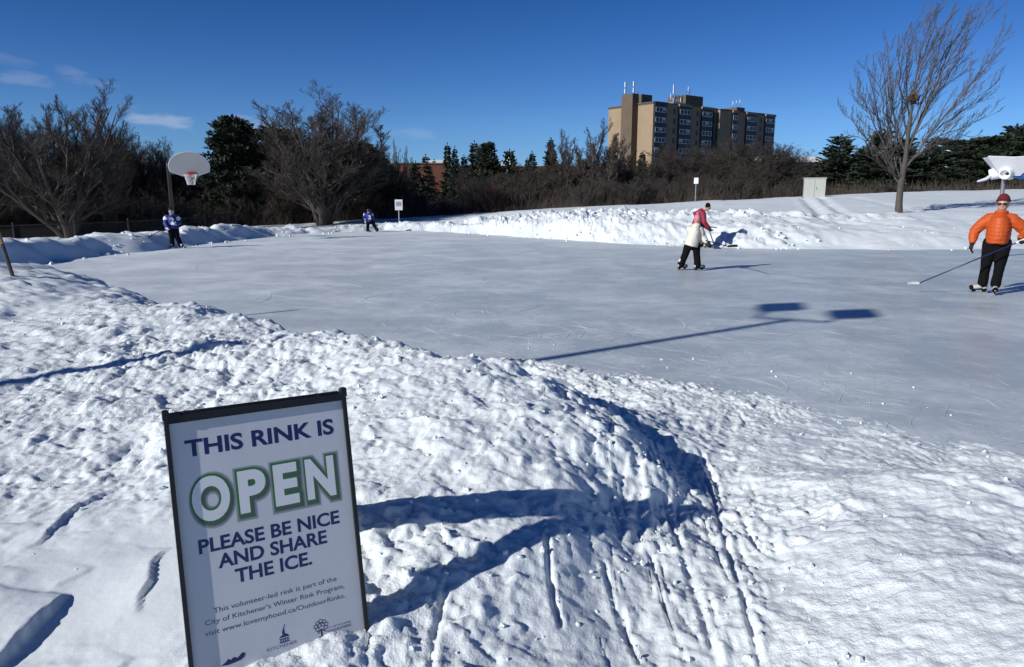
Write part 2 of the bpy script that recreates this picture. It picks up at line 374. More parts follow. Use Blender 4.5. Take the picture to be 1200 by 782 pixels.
# --- far snow detail
j = np.where(y > 8)[0]; xj = x[j]; yj = y[j]; sj = sd[j]
bk = sstep(9, 13, yj)*sstep(-.3, .5, sj)*(1-sstep(3.5, 7, sj))
wxj = xj+.12*fbm(xj*2, yj*2, 2, 140); wyj = yj+.12*fbm(xj*2, yj*2, 2, 147)
patch = sstep(-.15, .3, fbm(xj*.35, yj*.5, 3, 151))
cut = 1-np.abs(fbm(xj*1.5, yj*.8, 3, 133))*2
d2 = bk*(.028*(xj < -6)*(worley(wxj*5, wyj*5, 38)+.8*fbm(xj*9, yj*9, 3, 39, .6))*patch+.035*(xj < -6)*np.clip(cut, -.5, 1))+bk*(.85+.15*sstep(-9, -3, xj))*(1-.55*sstep(8.5, 12, xj))*(-.09+.13*fbm(xj*.8, yj*.8, 5, 31, .6)+patch*(.13*worley(wxj*1.1, wyj*1.1, 33)+.10*worley(wxj*3, wyj*3, 35)+.06*worley(wxj*7, wyj*7, 36))+.05*fbm(xj*5, yj*5, 3, 37, .6)+.05*np.clip(cut, -.5, 1))
op = sstep(4, 8, sj)*sstep(9, 13, yj)
d2 += op*(.06*fbm(xj*.35, yj*.35, 3, 41)+.016*fbm(xj*1.4, yj*2.4, 3, 43)+.008*fbm(xj*5, yj*5, 3, 44))
rubb = np.exp(-((sj-4.8)/.9)**2)*(xj > 3)*(xj < 16)*sstep(15, 20, yj)
d2 += rubb*(.22*worley(wxj*2.2, wyj*2.2, 53)+.10*worley(wxj*4.5, wyj*4.5, 54))
for p_, dp, wd, D_ in [([(942,233),(948,238),(962,250),(958,256)], .10, .22, 0),([(962,232),(972,240),(988,250),(1010,262)], .08, .2, 0),([(1000,232),(1040,240),(1075,247)], .04, .3, 0),([(820,237),(700,247),(620,252)], .03, .25, 0)]:
    w_ = []
    for a, b in p_:
        t_ = 25.0
        for it in range(120):
            P_ = at(a, b, t_)
            if P_[2] <= hz(P_[0], P_[1]): break
            t_ += .25
        w_.append((P_[0], P_[1]))
    dd, sg, tt = pdist(xj, yj, w_)
    d2 += -dp*np.exp(-(dd/wd)**2)*(.6+.8*vn(xj*2.5, yj*2.5, 77))+.6*dp*np.exp(-((dd-2*wd)/wd)**2)*vn(xj*3, yj*3, 78)
d2 += (y[j] > 120)*1.5*fbm(xj*.01, yj*.01, 3, 99)
Zd[j] += d2
k = sstep(.0, .75, -sd+.28*fbm(x*1.8, y*1.8, 3, 83)-.12)
keepn = 1-.88*sstep(.05, .8, -sd)*nearM
Z = (Z+Zd)*(1-k)+(-.10+.0*Zd)*k
Z = np.where((sd < -.9), -.10, Z)
# loose skim of snow on the ice by the way in
sk = np.exp(-((np.minimum(sd,0)+.0)/1.15)**2)*(y < 9)*(x > -.2)*(sd < 0)
Z += np.where(sd < 0, k*sk*np.clip(.0+.086+.045*fbm(x*2.2, y*2.2, 5, 87, .6)+.012*worley(x*9, y*9, 88), 0, .118), 0)
Zgrid = Z.reshape(shp)
def hfull(px_, py_):
    i = int(np.clip(np.searchsorted(gy, py_), 1, len(gy)-1)); jx = int(np.clip(np.searchsorted(gx, px_), 1, len(gx)-1))
    return float(Zgrid[i, jx])
ny, nx = shp
I = (np.arange(ny-1)[:,None]*nx+np.arange(nx-1)[None,:]).ravel()
me = npmesh('snow_ground', np.stack([x, y, Z], 1), np.stack([I, I+1, I+nx+1, I+nx], 1), True)
at_ = me.attributes.new('rough', 'FLOAT', 'POINT'); at_.data.foreach_set('value', ROUGH)
# snow material
def snow_mat():
    m = bpy.data.materials.new('snow'); m.use_nodes = True; nt = m.node_tree; N = nt.nodes; L = nt.links; b = N['Principled BSDF']
    b.inputs['Roughness'].default_value = .62; b.inputs['Specular IOR Level'].default_value = .35
    tc = N.new('ShaderNodeTexCoord')
    n = N.new('ShaderNodeTexNoise'); n.inputs['Scale'].default_value = 1.3; n.inputs['Detail'].default_value = 8; n.inputs['Roughness'].default_value = .7
    L.new(tc.outputs['Object'], n.inputs[0])
    r = N.new('ShaderNodeValToRGB'); r.color_ramp.elements[0].position = .3; r.color_ramp.elements[1].position = .7
    r.color_ramp.elements[0].color = (.69,.755,.785,1); r.color_ramp.elements[1].color = (.775,.835,.855,1)
    L.new(n.outputs[0], r.inputs[0])
    # unseen scrub and streets beyond the wood, darkened to cut bounce on the apartment front
    sy_ = N.new('ShaderNodeSeparateXYZ'); L.new(tc.outputs['Object'], sy_.inputs[0]); fr_ = N.new('ShaderNodeMapRange'); fr_.inputs['From Min'].default_value = 66; fr_.inputs['From Max'].default_value = 80; L.new(sy_.outputs[1], fr_.inputs['Value'])
    mxx = N.new('ShaderNodeMix'); mxx.data_type = 'RGBA'; L.new(fr_.outputs[0], mxx.inputs[0]); L.new(r.outputs[0], mxx.inputs[6]); mxx.inputs[7].default_value = (.13,.12,.11,1); L.new(mxx.outputs[2], b.inputs['Base Color'])
    h = None
    for sc, w in ((45, .6), (110, .34), (300, .16)):
        q = N.new('ShaderNodeTexNoise'); q.inputs['Scale'].default_value = sc; q.inputs['Detail'].default_value = 3
        L.new(tc.outputs['Object'], q.inputs[0])
        mm = N.new('ShaderNodeMath'); mm.operation = 'MULTIPLY_ADD'; mm.inputs[1].default_value = w
        L.new(q.outputs[0], mm.inputs[0])
        if h is not None: L.new(h.outputs[0], mm.inputs[2])
        else: mm.inputs[2].default_value = 0
        h = mm
    bp = N.new('ShaderNodeBump'); bp.inputs['Distance'].default_value = .016
    an = N.new('ShaderNodeAttribute'); an.attribute_name = 'rough'; ms = N.new('ShaderNodeMath'); ms.operation = 'MULTIPLY_ADD'; ms.inputs[1].default_value = .62; ms.inputs[2].default_value = .06; L.new(an.outputs['Fac'], ms.inputs[0]); L.new(ms.outputs[0], bp.inputs['Strength'])
    L.new(h.outputs[0], bp.inputs['Height']); L.new(bp.outputs[0], b.inputs['Normal'])
    return m
M['snow'] = snow_mat()
tag(put('snow_ground', me, 'snow'), kind='structure')
# ---------------------------------------------------------------- ice sheet
def ice_mat():
    m = bpy.data.materials.new('ice'); m.use_nodes = True; nt = m.node_tree; N = nt.nodes; L = nt.links; b = N['Principled BSDF']
    tc = N.new('ShaderNodeTexCoord')
    def noise(sc, det=5, rough=.6, mapping=None, rot=0):
        n = N.new('ShaderNodeTexNoise'); n.inputs['Scale'].default_value = sc; n.inputs['Detail'].default_value = det; n.inputs['Roughness'].default_value = rough
        mp = N.new('ShaderNodeMapping'); mp.inputs['Rotation'].default_value = (0,0,rot)
        if mapping: mp.inputs['Scale'].default_value = mapping
        mp2 = N.new('ShaderNodeMapping'); mp2.inputs['Rotation'].default_value = (0,0,rot)
        mp.inputs['Rotation'].default_value = (0,0,0)
        L.new(tc.outputs['Object'], mp2.inputs[0]); L.new(mp2.outputs[0], mp.inputs[0]); L.new(mp.outputs[0], n.inputs[0]); return n.outputs[0]
    def ramp(x_, a, b_, c0, c1):
        r = N.new('ShaderNodeMapRange'); r.inputs['From Min'].default_value = a; r.inputs['From Max'].default_value = b_; r.inputs['To Min'].default_value = c0; r.inputs['To Max'].default_value = c1
        L.new(x_, r.inputs['Value']); return r.outputs[0]
    def math_(op, a, b_):
        q = N.new('ShaderNodeMath'); q.operation = op
        for i, v in enumerate((a, b_)):
            if isinstance(v, (int, float)): q.inputs[i].default_value = v
            else: L.new(v, q.inputs[i])
        return q.outputs[0]
    frost = ramp(noise(.45, 9, .72), .44, .62, 0, .42)
    streak = ramp(noise(1.0, 8, .75, (1.3, 1.7, 1), .25), .47, .68, 0, .30)
    # whiter towards the far left corner of the rink
    sx = N.new('ShaderNodeSeparateXYZ'); L.new(tc.outputs['Object'], sx.inputs[0])
    lft = ramp(math_('ADD', math_('MULTIPLY', sx.outputs[1], .55), math_('MULTIPLY', sx.outputs[0], -1.0)), 2, 26, 0, .62)
    scr = None
    for rot in (.3, .7, 1.0, 1.6, 1.9, 2.5):
        s1 = ramp(noise(1.0, 2, .5, (1.3, 60, 1), rot), .66, .70, 0, .8)
        scr = s1 if scr is None else math_('MAXIMUM', scr, s1)
    speck = ramp(noise(26, 2, .5), .70, .76, 0, .7)
    pm = ramp(noise(.9, 4, .6), .45, .6, 0, 1)
    f = math_('ADD', math_('ADD', frost, streak), lft)
    f = math_('ADD', f, math_('MULTIPLY', math_('ADD', scr, speck), math_('ADD', math_('MULTIPLY', pm, .6), .15)))
    f = math_('MINIMUM', math_('ADD', f, .02), 1.0)
    mx = N.new('ShaderNodeMix'); mx.data_type = 'RGBA'; L.new(f, mx.inputs[0])
    mx.inputs[6].default_value = (.42,.485,.515,1); mx.inputs[7].default_value = (.76,.83,.865,1)
    L.new(mx.outputs[2], b.inputs['Base Color'])
    L.new(ramp(f, 0, 1, .34, .6), b.inputs['Roughness'])
    b.inputs['Specular IOR Level'].default_value = .45
    bp = N.new('ShaderNodeBump'); bp.inputs['Strength'].default_value = .35; bp.inputs['Distance'].default_value = .006
    hh = math_('ADD', noise(6, 6, .7), math_('MULTIPLY', scr, .4)); L.new(hh, bp.inputs['Height']); L.new(bp.outputs[0], b.inputs['Normal'])
    return m
ip = [tuple(p) for p in poly]
cen = poly.mean(0)
gxi = np.linspace(-24, 30, 109); gyi = np.linspace(3.0, 40, 75); XI, YI = np.meshgrid(gxi, gyi)
nxi = len(gxi); II = (np.arange(len(gyi)-1)[:,None]*nxi+np.arange(nxi-1)[None,:]).ravel()
sdq = sdist(XI.ravel().astype(np.float32), YI.ravel().astype(np.float32)); keep = sdq[II] < 1.4
Fi = np.stack([II, II+1, II+nxi+1, II+nxi], 1)[keep]
me = npmesh('ice_rink', np.stack([XI.ravel(), YI.ravel(), np.zeros(XI.size)], 1), Fi)
tag(put('ice_rink', me, ice_mat()), kind='structure')
# ---------------------------------------------------------------- loose snow lumps
def lump_cloud():
    base = MB().ball((0,0,0), 1, 6, 4); BV = np.array(base.V); BF = base.F
    tri = []
    for f in BF:
        tri.append((f[0], f[1], f[2]))
        if len(f) == 4: tri.append((f[0], f[2], f[3]))
    tri = np.array(tri); Vs = []; Fs = []; n = 0
    def put1(x_, y_, r):
        nonlocal n
        z_ = hfull(x_, y_); 
        if z_ < -.05: z_ = 0
        v = BV*(1+.9*(rng.random((len(BV),1))-.5))*r*np.array([1+.5*(rng.random()-.5), 1+.5*(rng.random()-.5), .75+.3*rng.random()])
        a = rng.random()*6.28; v = v@np.array([[math.cos(a),-math.sin(a),0],[math.sin(a),math.cos(a),0],[0,0,1]]).T
        Vs.append(v+[x_, y_, z_+r*.25]); Fs.append(tri+n); n += len(BV)
    for _ in range(330):   # near bank
        c = cw[rng.integers(4, len(cw))]; q = rng.random()**1.5*2.2; s_ = rng.normal()*.5
        x_ = c[0]-.7*q+.7*s_+rng.normal()*.2; y_ = c[1]-.7*q-.7*s_+rng.normal()*.2
        if y_ < 1.6: continue
        put1(x_, y_, .005+.016*rng.random()**4)
    for _ in range(220):   # rubble along the path and its left side
        y_ = 1.9+rng.random()*2.6; x_ = .22*(y_-2)+.55+rng.normal()*.42
        put1(x_, y_, .004+.014*rng.random()**3)
    for _ in range(80):
        y_ = 1.7+rng.random()*4; x_ = -3+rng.random()*7
        put1(x_, y_, .004+.014*rng.random()**4)
    for _ in range(120):   # crumbs on the ice by the entrance
        e = near_edge[rng.integers(0, len(near_edge)-2)]; x_ = e[0]+rng.normal()*.7; y_ = e[1]+abs(rng.normal())*.8
        put1(x_, y_, .004+.012*rng.random()**2)
    for _ in range(500):  # far bank
        e = fe[rng.integers(0, len(fe))]; q = rng.random()**2*3.0-.25
        if e[0] > 10 and rng.random() < .7: continue
        put1(e[0]+rng.normal()*.6, e[1]+q, .02+.05*rng.random()**3)
    for _ in range(500):
        i = rng.integers(0, len(fe)); e = fe[i]
        if 3 < e[0] < 11: put1(e[0]+rng.normal()*.6, e[1]+4.6+rng.normal()*.6, .03+.06*rng.random()**2)
    me = npmesh('snow_lumps', np.concatenate(Vs), np.concatenate(Fs), False)
    tag(put('snow_lumps', me, 'snow'), 'loose lumps of snow scattered over the banks', 'snow lumps', kind='stuff')
lump_cloud()

def ground_hit(px, py, t0=1.5, t1=60, st=.02):
    t = t0
    while t < t1:
        P_ = at(px, py, t)
        if P_[2] <= max(hfull(P_[0], P_[1]), -.001 if sdist(np.array([P_[0]]), np.array([P_[1]]))[0] < 0 else -9): return P_
        t += st
    return at(px, py, t1)
# blade cuts scraped white into the ice, thick on the ice near the way in
def skate_marks():
    r = np.random.default_rng(404); PL = []; W_ = []; k = 9
    for _ in range(2000):
        if r.random() < .55:
            e = near_edge[r.integers(0, len(near_edge)-2)]; x0 = e[0]+r.normal()*1.1; y0 = e[1]+abs(r.normal())*1.6+.1
        else:
            y0 = 5+r.random()**1.5*22; x0 = r.random()*1.7*y0-.75*y0
        a = r.normal()*.5+(.9 if r.random() < .6 else 2.4); c = r.normal()*(1.3 if r.random() < .4 else .25); L_ = (.06+1.0*r.random()**3.2)*(1 if y0 < 10 else 2.2); P = [(x0, y0)]
        for i in range(k-1):
            a += c*L_/k; P.append((P[-1][0]+math.cos(a)*L_/k, P[-1][1]+math.sin(a)*L_/k))
        PL.append(P); W_.append((.0012+.0030*r.random()**3)*(1 if y0 < 9 else 1.8))
    PL = np.array(PL); W_ = np.array(W_)[:,None]*np.sin(np.linspace(.15, 2.99, k))[None]
    sdm = sdist(PL[:,k//2,0].astype(np.float32), PL[:,k//2,1].astype(np.float32)); ok = sdm < -.25; PL = PL[ok]; W_ = W_[ok]
    T = np.gradient(PL, axis=1); T /= np.linalg.norm(T, axis=2, keepdims=True)+1e-9; Nq = np.stack([-T[...,1], T[...,0]], -1)
    Z_ = np.full(PL.shape[:2]+(1,), .0035); A_ = np.concatenate([PL+Nq*W_[...,None], Z_], 2); B_ = np.concatenate([PL-Nq*W_[...,None], Z_], 2)
    C_ = np.concatenate([PL, Z_+W_[...,None]*.38], 2)
    V = np.stack([A_, C_, B_], 2).reshape(-1,3); m = len(PL); b = (np.arange(m)[:,None]*k+np.arange(k-1)[None])*3; b = b.ravel()
    Fq = np.concatenate([np.stack([b,b+1,b+4,b+3],1), np.stack([b+1,b+2,b+5,b+4],1)])
    o = put('skate_marks', npmesh('skate_marks', V, Fq), mat('frost', (.74,.79,.82), .7, var=.3, vscale=2)); tag(o, 'thin white skate cuts and scrapings across the ice', 'skate marks', kind='stuff')
skate_marks()
# ---------------------------------------------------------------- camera, sun, sky
cam = bpy.data.cameras.new('camera'); co = bpy.data.objects.new('camera', cam); col.objects.link(co)
co.location = (0,0,H); co.rotation_euler = (math.pi/2-PIT, 0, 0)
cam.sensor_width = 36; cam.lens = 36*F/1200; cam.clip_end = 3000; cam.clip_start = .05
S.camera = co
SUNEL = rad(25.5); SDX, SDY = .828, .560
sl = bpy.data.lights.new('sun', 'SUN'); sl.energy = 4.35; sl.angle = rad(.53); sl.color = (1,.965,.915)
so = bpy.data.objects.new('sun', sl); col.objects.link(so)
so.rotation_euler = Vector((SDX*math.cos(SUNEL), SDY*math.cos(SUNEL), -math.sin(SUNEL))).to_track_quat('-Z','Y').to_euler()
W = bpy.data.worlds.new('World'); S.world = W; W.use_nodes = True
nt = W.node_tree; N = nt.nodes; L = nt.links
bg = N['Background']; bg.inputs[1].default_value = .085
sky = N.new('ShaderNodeTexSky'); sky.sky_type = 'NISHITA'; sky.sun_disc = False
sky.sun_elevation = SUNEL; sky.sun_rotation = math.atan2(-SDX, -SDY) % (2*math.pi)
sky.altitude = 200; sky.air_density = .75; sky.dust_density = 0.0; sky.ozone_density = 1.6
tc = N.new('ShaderNodeTexCoord'); sp = N.new('ShaderNodeSeparateXYZ'); L.new(tc.outputs['Generated'], sp.inputs[0])
# thin wisps of fair weather cloud: a few soft patches by sky direction

def wmath(op, a, b=None, c=None):
    q = N.new('ShaderNodeMath'); q.operation = op
    for i, v in enumerate((a, b, c)):
        if v is None: continue
        if isinstance(v, (int, float)): q.inputs[i].default_value = v
        else: L.new(v, q.inputs[i])
    return q.outputs[0]
mp = N.new('ShaderNodeMapping'); mp.inputs['Scale'].default_value = (9,9,30); L.new(tc.outputs['Generated'], mp.inputs[0])
nn = N.new('ShaderNodeTexNoise'); nn.inputs['Scale'].default_value = 2.6; nn.inputs['Detail'].default_value = 7; nn.inputs['Roughness'].default_value = .5; L.new(mp.outputs[0], nn.inputs[0])
tot = None
for px, py, wx_, wy_, s_ in [(186,139,34,10,.80),(28,93,26,8,.36),(84,84,14,5,.26),(108,98,26,6,.22),(310,152,40,13,.5),(480,157,34,7,.26),(400,150,30,10,.22),(8,70,22,6,.18)]:
    v = ray(px, py); v = v/np.linalg.norm(v)
    right = np.cross(v, [0,0,1]); right /= np.linalg.norm(right); up_ = np.cross(right, v)
    def dotc(vec):
        q = N.new('ShaderNodeVectorMath'); q.operation = 'DOT_PRODUCT'; L.new(tc.outputs['Generated'], q.inputs[0]); q.inputs[1].default_value = tuple(map(float, vec)); return q.outputs['Value']
    a = wmath('DIVIDE', dotc(right), wx_/F); b2 = wmath('DIVIDE', dotc(up_+.12*right), wy_/F)
    r2 = wmath('ADD', wmath('MULTIPLY', a, a), wmath('MULTIPLY', b2, b2))
    r2 = wmath('ADD', r2, wmath('MULTIPLY', wmath('SUBTRACT', nn.outputs[0], .5), -4.5))
    e = wmath('MULTIPLY', wmath('MINIMUM', wmath('MAXIMUM', wmath('SUBTRACT', 1.0, r2), 0.0), 1.0), s_)
    e = wmath('MULTIPLY', e, wmath('GREATER_THAN', dotc(v), .8))
    tot = e if tot is None else wmath('MAXIMUM', tot, e)
mx = N.new('ShaderNodeMix'); mx.data_type = 'RGBA'; L.new(wmath('MULTIPLY', tot, .36), mx.inputs[0]); 
hs = N.new('ShaderNodeHueSaturation'); hs.inputs['Saturation'].default_value = 1.12; hs.inputs['Value'].default_value = 1.0; L.new(sky.outputs[0], hs.inputs['Color'])
rp = N.new('ShaderNodeValToRGB'); L.new(sp.outputs[2], rp.inputs[0])
els = rp.color_ramp.elements; els[0].position = 0; els[0].color = (.38,.60,1,1); els[1].position = .6; els[1].color = (.13,.30,.58,1)
for p_, c_ in ((.088,(.40,.64,1,1)),(.16,(.31,.55,.93,1)),(.24,(.215,.47,.845,1))):
    e_ = els.new(p_); e_.color = c_
ml = N.new('ShaderNodeMix'); ml.data_type = 'RGBA'; ml.blend_type = 'MULTIPLY'; ml.inputs[0].default_value = 1; L.new(hs.outputs[0], ml.inputs[6]); L.new(rp.outputs[0], ml.inputs[7])
L.new(ml.outputs[2], mx.inputs[6]); mx.inputs[7].default_value = (7.2,7.3,8.2,1)
L.new(mx.outputs[2], bg.inputs[0])
S.view_settings.view_transform = 'Standard'; S.view_settings.look = 'None'; S.view_settings.gamma = 1; S.view_settings.exposure = 0.14
S.cycles.max_bounces = 5; S.cycles.diffuse_bounces = 3; S.cycles.use_denoising = True
# ---------------------------------------------------------------- text helper
def text_mb(body, size, offset=0.0, align='LEFT', shear=0, space=1.0, thick=.0004, sy=1.0):
    cu = bpy.data.curves.new('t', 'FONT'); cu.body = body; cu.size = size; cu.offset = offset; cu.align_x = align
    cu.extrude = thick/2; cu.space_character = space; cu.shear = shear; cu.resolution_u = 4
    o = bpy.data.objects.new('t', cu); col.objects.link(o)
    me = bpy.data.meshes.new_from_object(o.evaluated_get(bpy.context.evaluated_depsgraph_get()))
    bpy.data.objects.remove(o)
    mb = MB(); V = [tuple(v.co) for v in me.vertices]; Fs = [tuple(p.vertices) for p in me.polygons]
    if V: mb.add([(a, b*sy, c) for a, b, c in V], Fs)
    bpy.data.meshes.remove(me); return mb
def fit_text(body, x0, x1, base, caph, offset=0.0, space=1.0, thick=.0002):
    x0 *= .976; x1 *= .976
    """letters stretched to run from x0 to x1 with capital height caph standing on base"""
    mb = text_mb(body, 1.0, offset, space=space, thick=thick); V = np.array(mb.V)
    ref = np.array(text_mb('H', 1.0, offset, thick=thick).V); ch = ref[:,1].max()-ref[:,1].min(); b0 = ref[:,1].min()
    sx = (x1-x0)/(V[:,0].max()-V[:,0].min())
    V[:,0] = (V[:,0]-V[:,0].min())*sx+x0; V[:,1] = (V[:,1]-b0)*caph/ch+base
    mb.V = [tuple(v) for v in V]; return mb
# ---------------------------------------------------------------- sandwich board
TL = np.array([-1.1404, 2.2261, 1.124]); U = np.array([.8618, .5071, -.00904]); Wd = np.array([.10843,-.17564,-.97846]); Nn = np.cross(np.array([.8618, .5071, -.00904]), -Wd); Nn /= np.linalg.norm(Nn)
SW, SLn = .605, 1.0; Wd = Wd-U*Wd.dot(U); Wd /= np.linalg.norm(Wd); Nn = np.cross(U, -Wd)
sb = empty('sandwich_board', tuple(TL+Wd*.9+U*.31), 0, 'black framed sandwich board reading THIS RINK IS OPEN standing in the snow bank', 'sign board')
base = np.array(sb.location)
def bm_front(mb):   # board coordinates: x along the top edge, y up, z out of the printed face; origin = top left
    Mx = np.eye(4); Mx[:3,0] = U; Mx[:3,1] = -Wd; Mx[:3,2] = Nn; Mx[:3,3] = TL-base; return mb.xf(Mx)
def add(mb, name, m, parent, lift=0.0):
    V = np.array(mb.V); V[:,2] += lift; mb.V = [tuple(v) for v in V]; return bm_front(mb).build(name, m, parent)
pf = add(MB().box((SW/2, -SLn/2, -.004), (SW-.02, SLn-.02, .006)), 'front_panel', 'printboard', sb)
fr = MB()
fr.box((.006,-SLn/2+.02,-.001),(.014,SLn+.02,.026)).box((SW-.006,-SLn/2+.02,-.001),(.014,SLn+.02,.026)).box((SW/2,-.005,-.0012),(SW-.028,.024,.024)).box((SW/2,-SLn+.02,.0013),(SW-.028,.02,.022))
fr.box((.006,.012,.0),(.020,.03,.034)).box((SW-.006,.012,.0),(.020,.03,.034))
add(fr, 'front_frame', 'blackmetal', sb)
lift = -.0008
add(fit_text('THIS RINK IS', .055, .566, -.135, .056, .030, 1.0), 'lettering', 'navy', pf, lift)
add(fit_text('PLEASE BE NICE', .066, .553, -.462, .048, .028, 1.0), 'lettering', 'navy', pf, lift)
add(fit_text('AND SHARE', .122, .500, -.523, .048, .028, 1.0), 'lettering', 'navy', pf, lift)
add(fit_text('THE ICE.', .172, .438, -.586, .048, .028, 1.0), 'lettering', 'navy', pf, lift)
add(fit_text('This volunteer-led rink is part of the', .092, .520, -.666, .0165, .0, 1.0), 'lettering', 'inkdark', pf, lift)
add(fit_text("City of Kitchener's Winter Rink Program,", .062, .546, -.700, .0165, .0, 1.0), 'lettering', 'inkdark', pf, lift)
add(fit_text('visit www.lovemyhood.ca/OutdoorRinks.', .058, .546, -.735, .0165, .0, 1.0), 'lettering', 'inkdark', pf, lift)
# OPEN: pale letters, green rim, grey printed drop shadow
xs = [(.060,.182,'O'),(.211,.304,'P'),(.332,.417,'E'),(.446,.552,'N')]
def letters(r_out, dx, dy):
    allm = MB()
    for x0, x1, ch_ in xs:
        cu = bpy.data.curves.new('t', 'FONT'); cu.body = ch_; cu.size = 1; cu.offset = .045; cu.resolution_u = 6; cu.bevel_depth = r_out; cu.bevel_resolution = 3; cu.extrude = 0
        c0 = bpy.data.curves.new('t', 'FONT'); c0.body = ch_; c0.size = 1; c0.offset = .045; c0.resolution_u = 4
        res = []
        for q in (cu, c0):
            o = bpy.data.objects.new('t', q); col.objects.link(o); dg = bpy.context.evaluated_depsgraph_get(); m_ = bpy.data.meshes.new_from_object(o.evaluated_get(dg)); bpy.data.objects.remove(o)
            res.append((np.array([v.co[:] for v in m_.vertices]), [tuple(p.vertices) for p in m_.polygons])); bpy.data.meshes.remove(m_)
        (V, Fs), (V0, _) = res; sx = (x1-x0)*.976/(V0[:,0].max()-V0[:,0].min()); sy = (.146 if ch_ != 'O' else .152)/(V0[:,1].max()-V0[:,1].min())
        V = V.copy(); V[:,0] = (V[:,0]-V0[:,0].min())*sx+x0*.976+dx; V[:,1] = (V[:,1]-V0[:,1].min())*sy-(.357 if ch_ != 'O' else .360)+dy; V[:,2] *= .0015/max(r_out, .01)*.1 if r_out > 0 else 1
        allm.add(V, Fs)
    return allm
for k_, (ro, cc) in enumerate(((.105,.42),(.085,.32),(.066,.20),(.048,.11))):
    add(letters(ro, .0045, -.0065), 'lettering_shadow', mat('printed_shadow', (.56*cc*1.25,.58*cc*1.35,.62*cc*1.3), .45), pf, -.00085+.0001*k_)
add(letters(.040, 0, 0), 'lettering_outline', 'green', pf, -.0004)
add(letters(.0, 0, 0), 'lettering', 'white_ink', pf, .0001)
# round tree emblem, hall emblem and their words
em = MB()
def ring(cx, cy, r, w, n=14, z=.0007):
    V = []; 
    for k in range(n):
        a = 2*math.pi*k/n
        V += [(cx+(r-w)*math.cos(a), cy+(r-w)*math.sin(a), z), (cx+r*math.cos(a), cy+r*math.sin(a), z)]
    em.add(V, [(2*k, 2*k+1, (2*k+3)%(2*n), (2*k+2)%(2*n)) for k in range(n)])
for cx, cy in [(0,.024),(-.012,.019),(.012,.019),(-.019,.008),(.019,.008),(-.006,.010),(.007,.010),(-.014,-.003),(.015,-.003)]: ring(.436+cx, -.818+cy, .0075, .0022)
em.box((.436,-.838,.0006),(.005,.026,.0004)); em.box((.436,-.851,.0006),(.022,.003,.0004))
em.box((.4285,-.829,.0008),(.018,.003,.0004), [[.7,-.7,0],[.7,.7,0],[0,0,1]]); em.box((.4435,-.829,.0010),(.018,.003,.0004), [[.7,.7,0],[-.7,.7,0],[0,0,1]])
add(em, 'tree_emblem', 'navy', pf, -.0012)
add(fit_text('CITY OF KITCHENER', .466, .558, -.829, .006, 0), 'lettering', 'inkgreyblue', pf, lift)
add(fit_text('VOLUNTEERS', .466, .558, -.843, .009, .02), 'lettering', 'inkgreyblue', pf, lift)
hm = MB()
hm.prism([(.288,-.812),(.324,-.812),(.318,-.804),(.308,-.800),(.300,-.804)], .0004, .0008).box((.306,-.8175,.0006),(.032,.003,.0004))
for k in range(4): hm.box((.294+.008*k,-.823,.0006),(.003,.008,.0004))
hm.box((.306,-.829,.0006),(.034,.003,.0004)).box((.305,-.797,.0006),(.008,.008,.0004)).prism([(.301,-.793),(.309,-.793),(.307,-.776)], .0004,.0008).prism([(.308,-.779),(.312,-.768),(.3095,-.768)], .0004,.0008)
add(hm, 'hall_emblem', 'navy', pf, -.0012)
add(fit_text('KITCHENER', .252, .357, -.846, .011, 0), 'lettering', 'inkgreyblue', pf, lift)
cm = MB()
cm.prism([(.096,-.846),(.112,-.838),(.120,-.830),(.128,-.836),(.138,-.829),(.150,-.835),(.166,-.822),(.176,-.826),(.172,-.838),(.160,-.845),(.140,-.848),(.118,-.850)][::-1], .0004,.0008)
add(cm, 'bird_emblem', 'navy', pf, -.0012)
# rear leaf of the A
UB = U; bot = .62
Wr = np.array([-.55, .83, 0])*.80+np.array([0,0,-1.0])+U*.20; Wr /= np.linalg.norm(Wr); Nr = np.cross(UB, -Wr); Nr /= np.linalg.norm(Nr)
o2 = TL-base-Nn*.03
Mx = np.eye(4); Mx[:3,0] = UB; Mx[:3,1] = -Wr; Mx[:3,2] = Nr; Mx[:3,3] = o2
MB().box((SW/2,-SLn/2,-.004),(SW-.02,SLn-.02,.006)).xf(Mx).build('rear_panel', 'printboard', sb)
fr = MB(); fr.box((.006,-SLn/2,-.004),(.014,SLn+.0,.028)).box((SW-.006,-SLn/2,-.004),(.014,SLn,.028)).box((SW/2,-.007,-.004),(SW-.028,.030,.024)).box((SW/2,-SLn+.02,-.004),(SW-.028,.02,.022))
fr.xf(Mx).build('rear_frame', 'blackmetal', sb)
for s_ in (.08, .54):
    hg = MB(); hg.tube([tuple(TL-base+U*(s_-.03)-Nn*.016+np.array([0,0,.006])), tuple(TL-base+U*(s_+.03)-Nn*.016+np.array([0,0,.006]))], .009, 10)
    hg.build('hinge', 'blackmetal', sb)
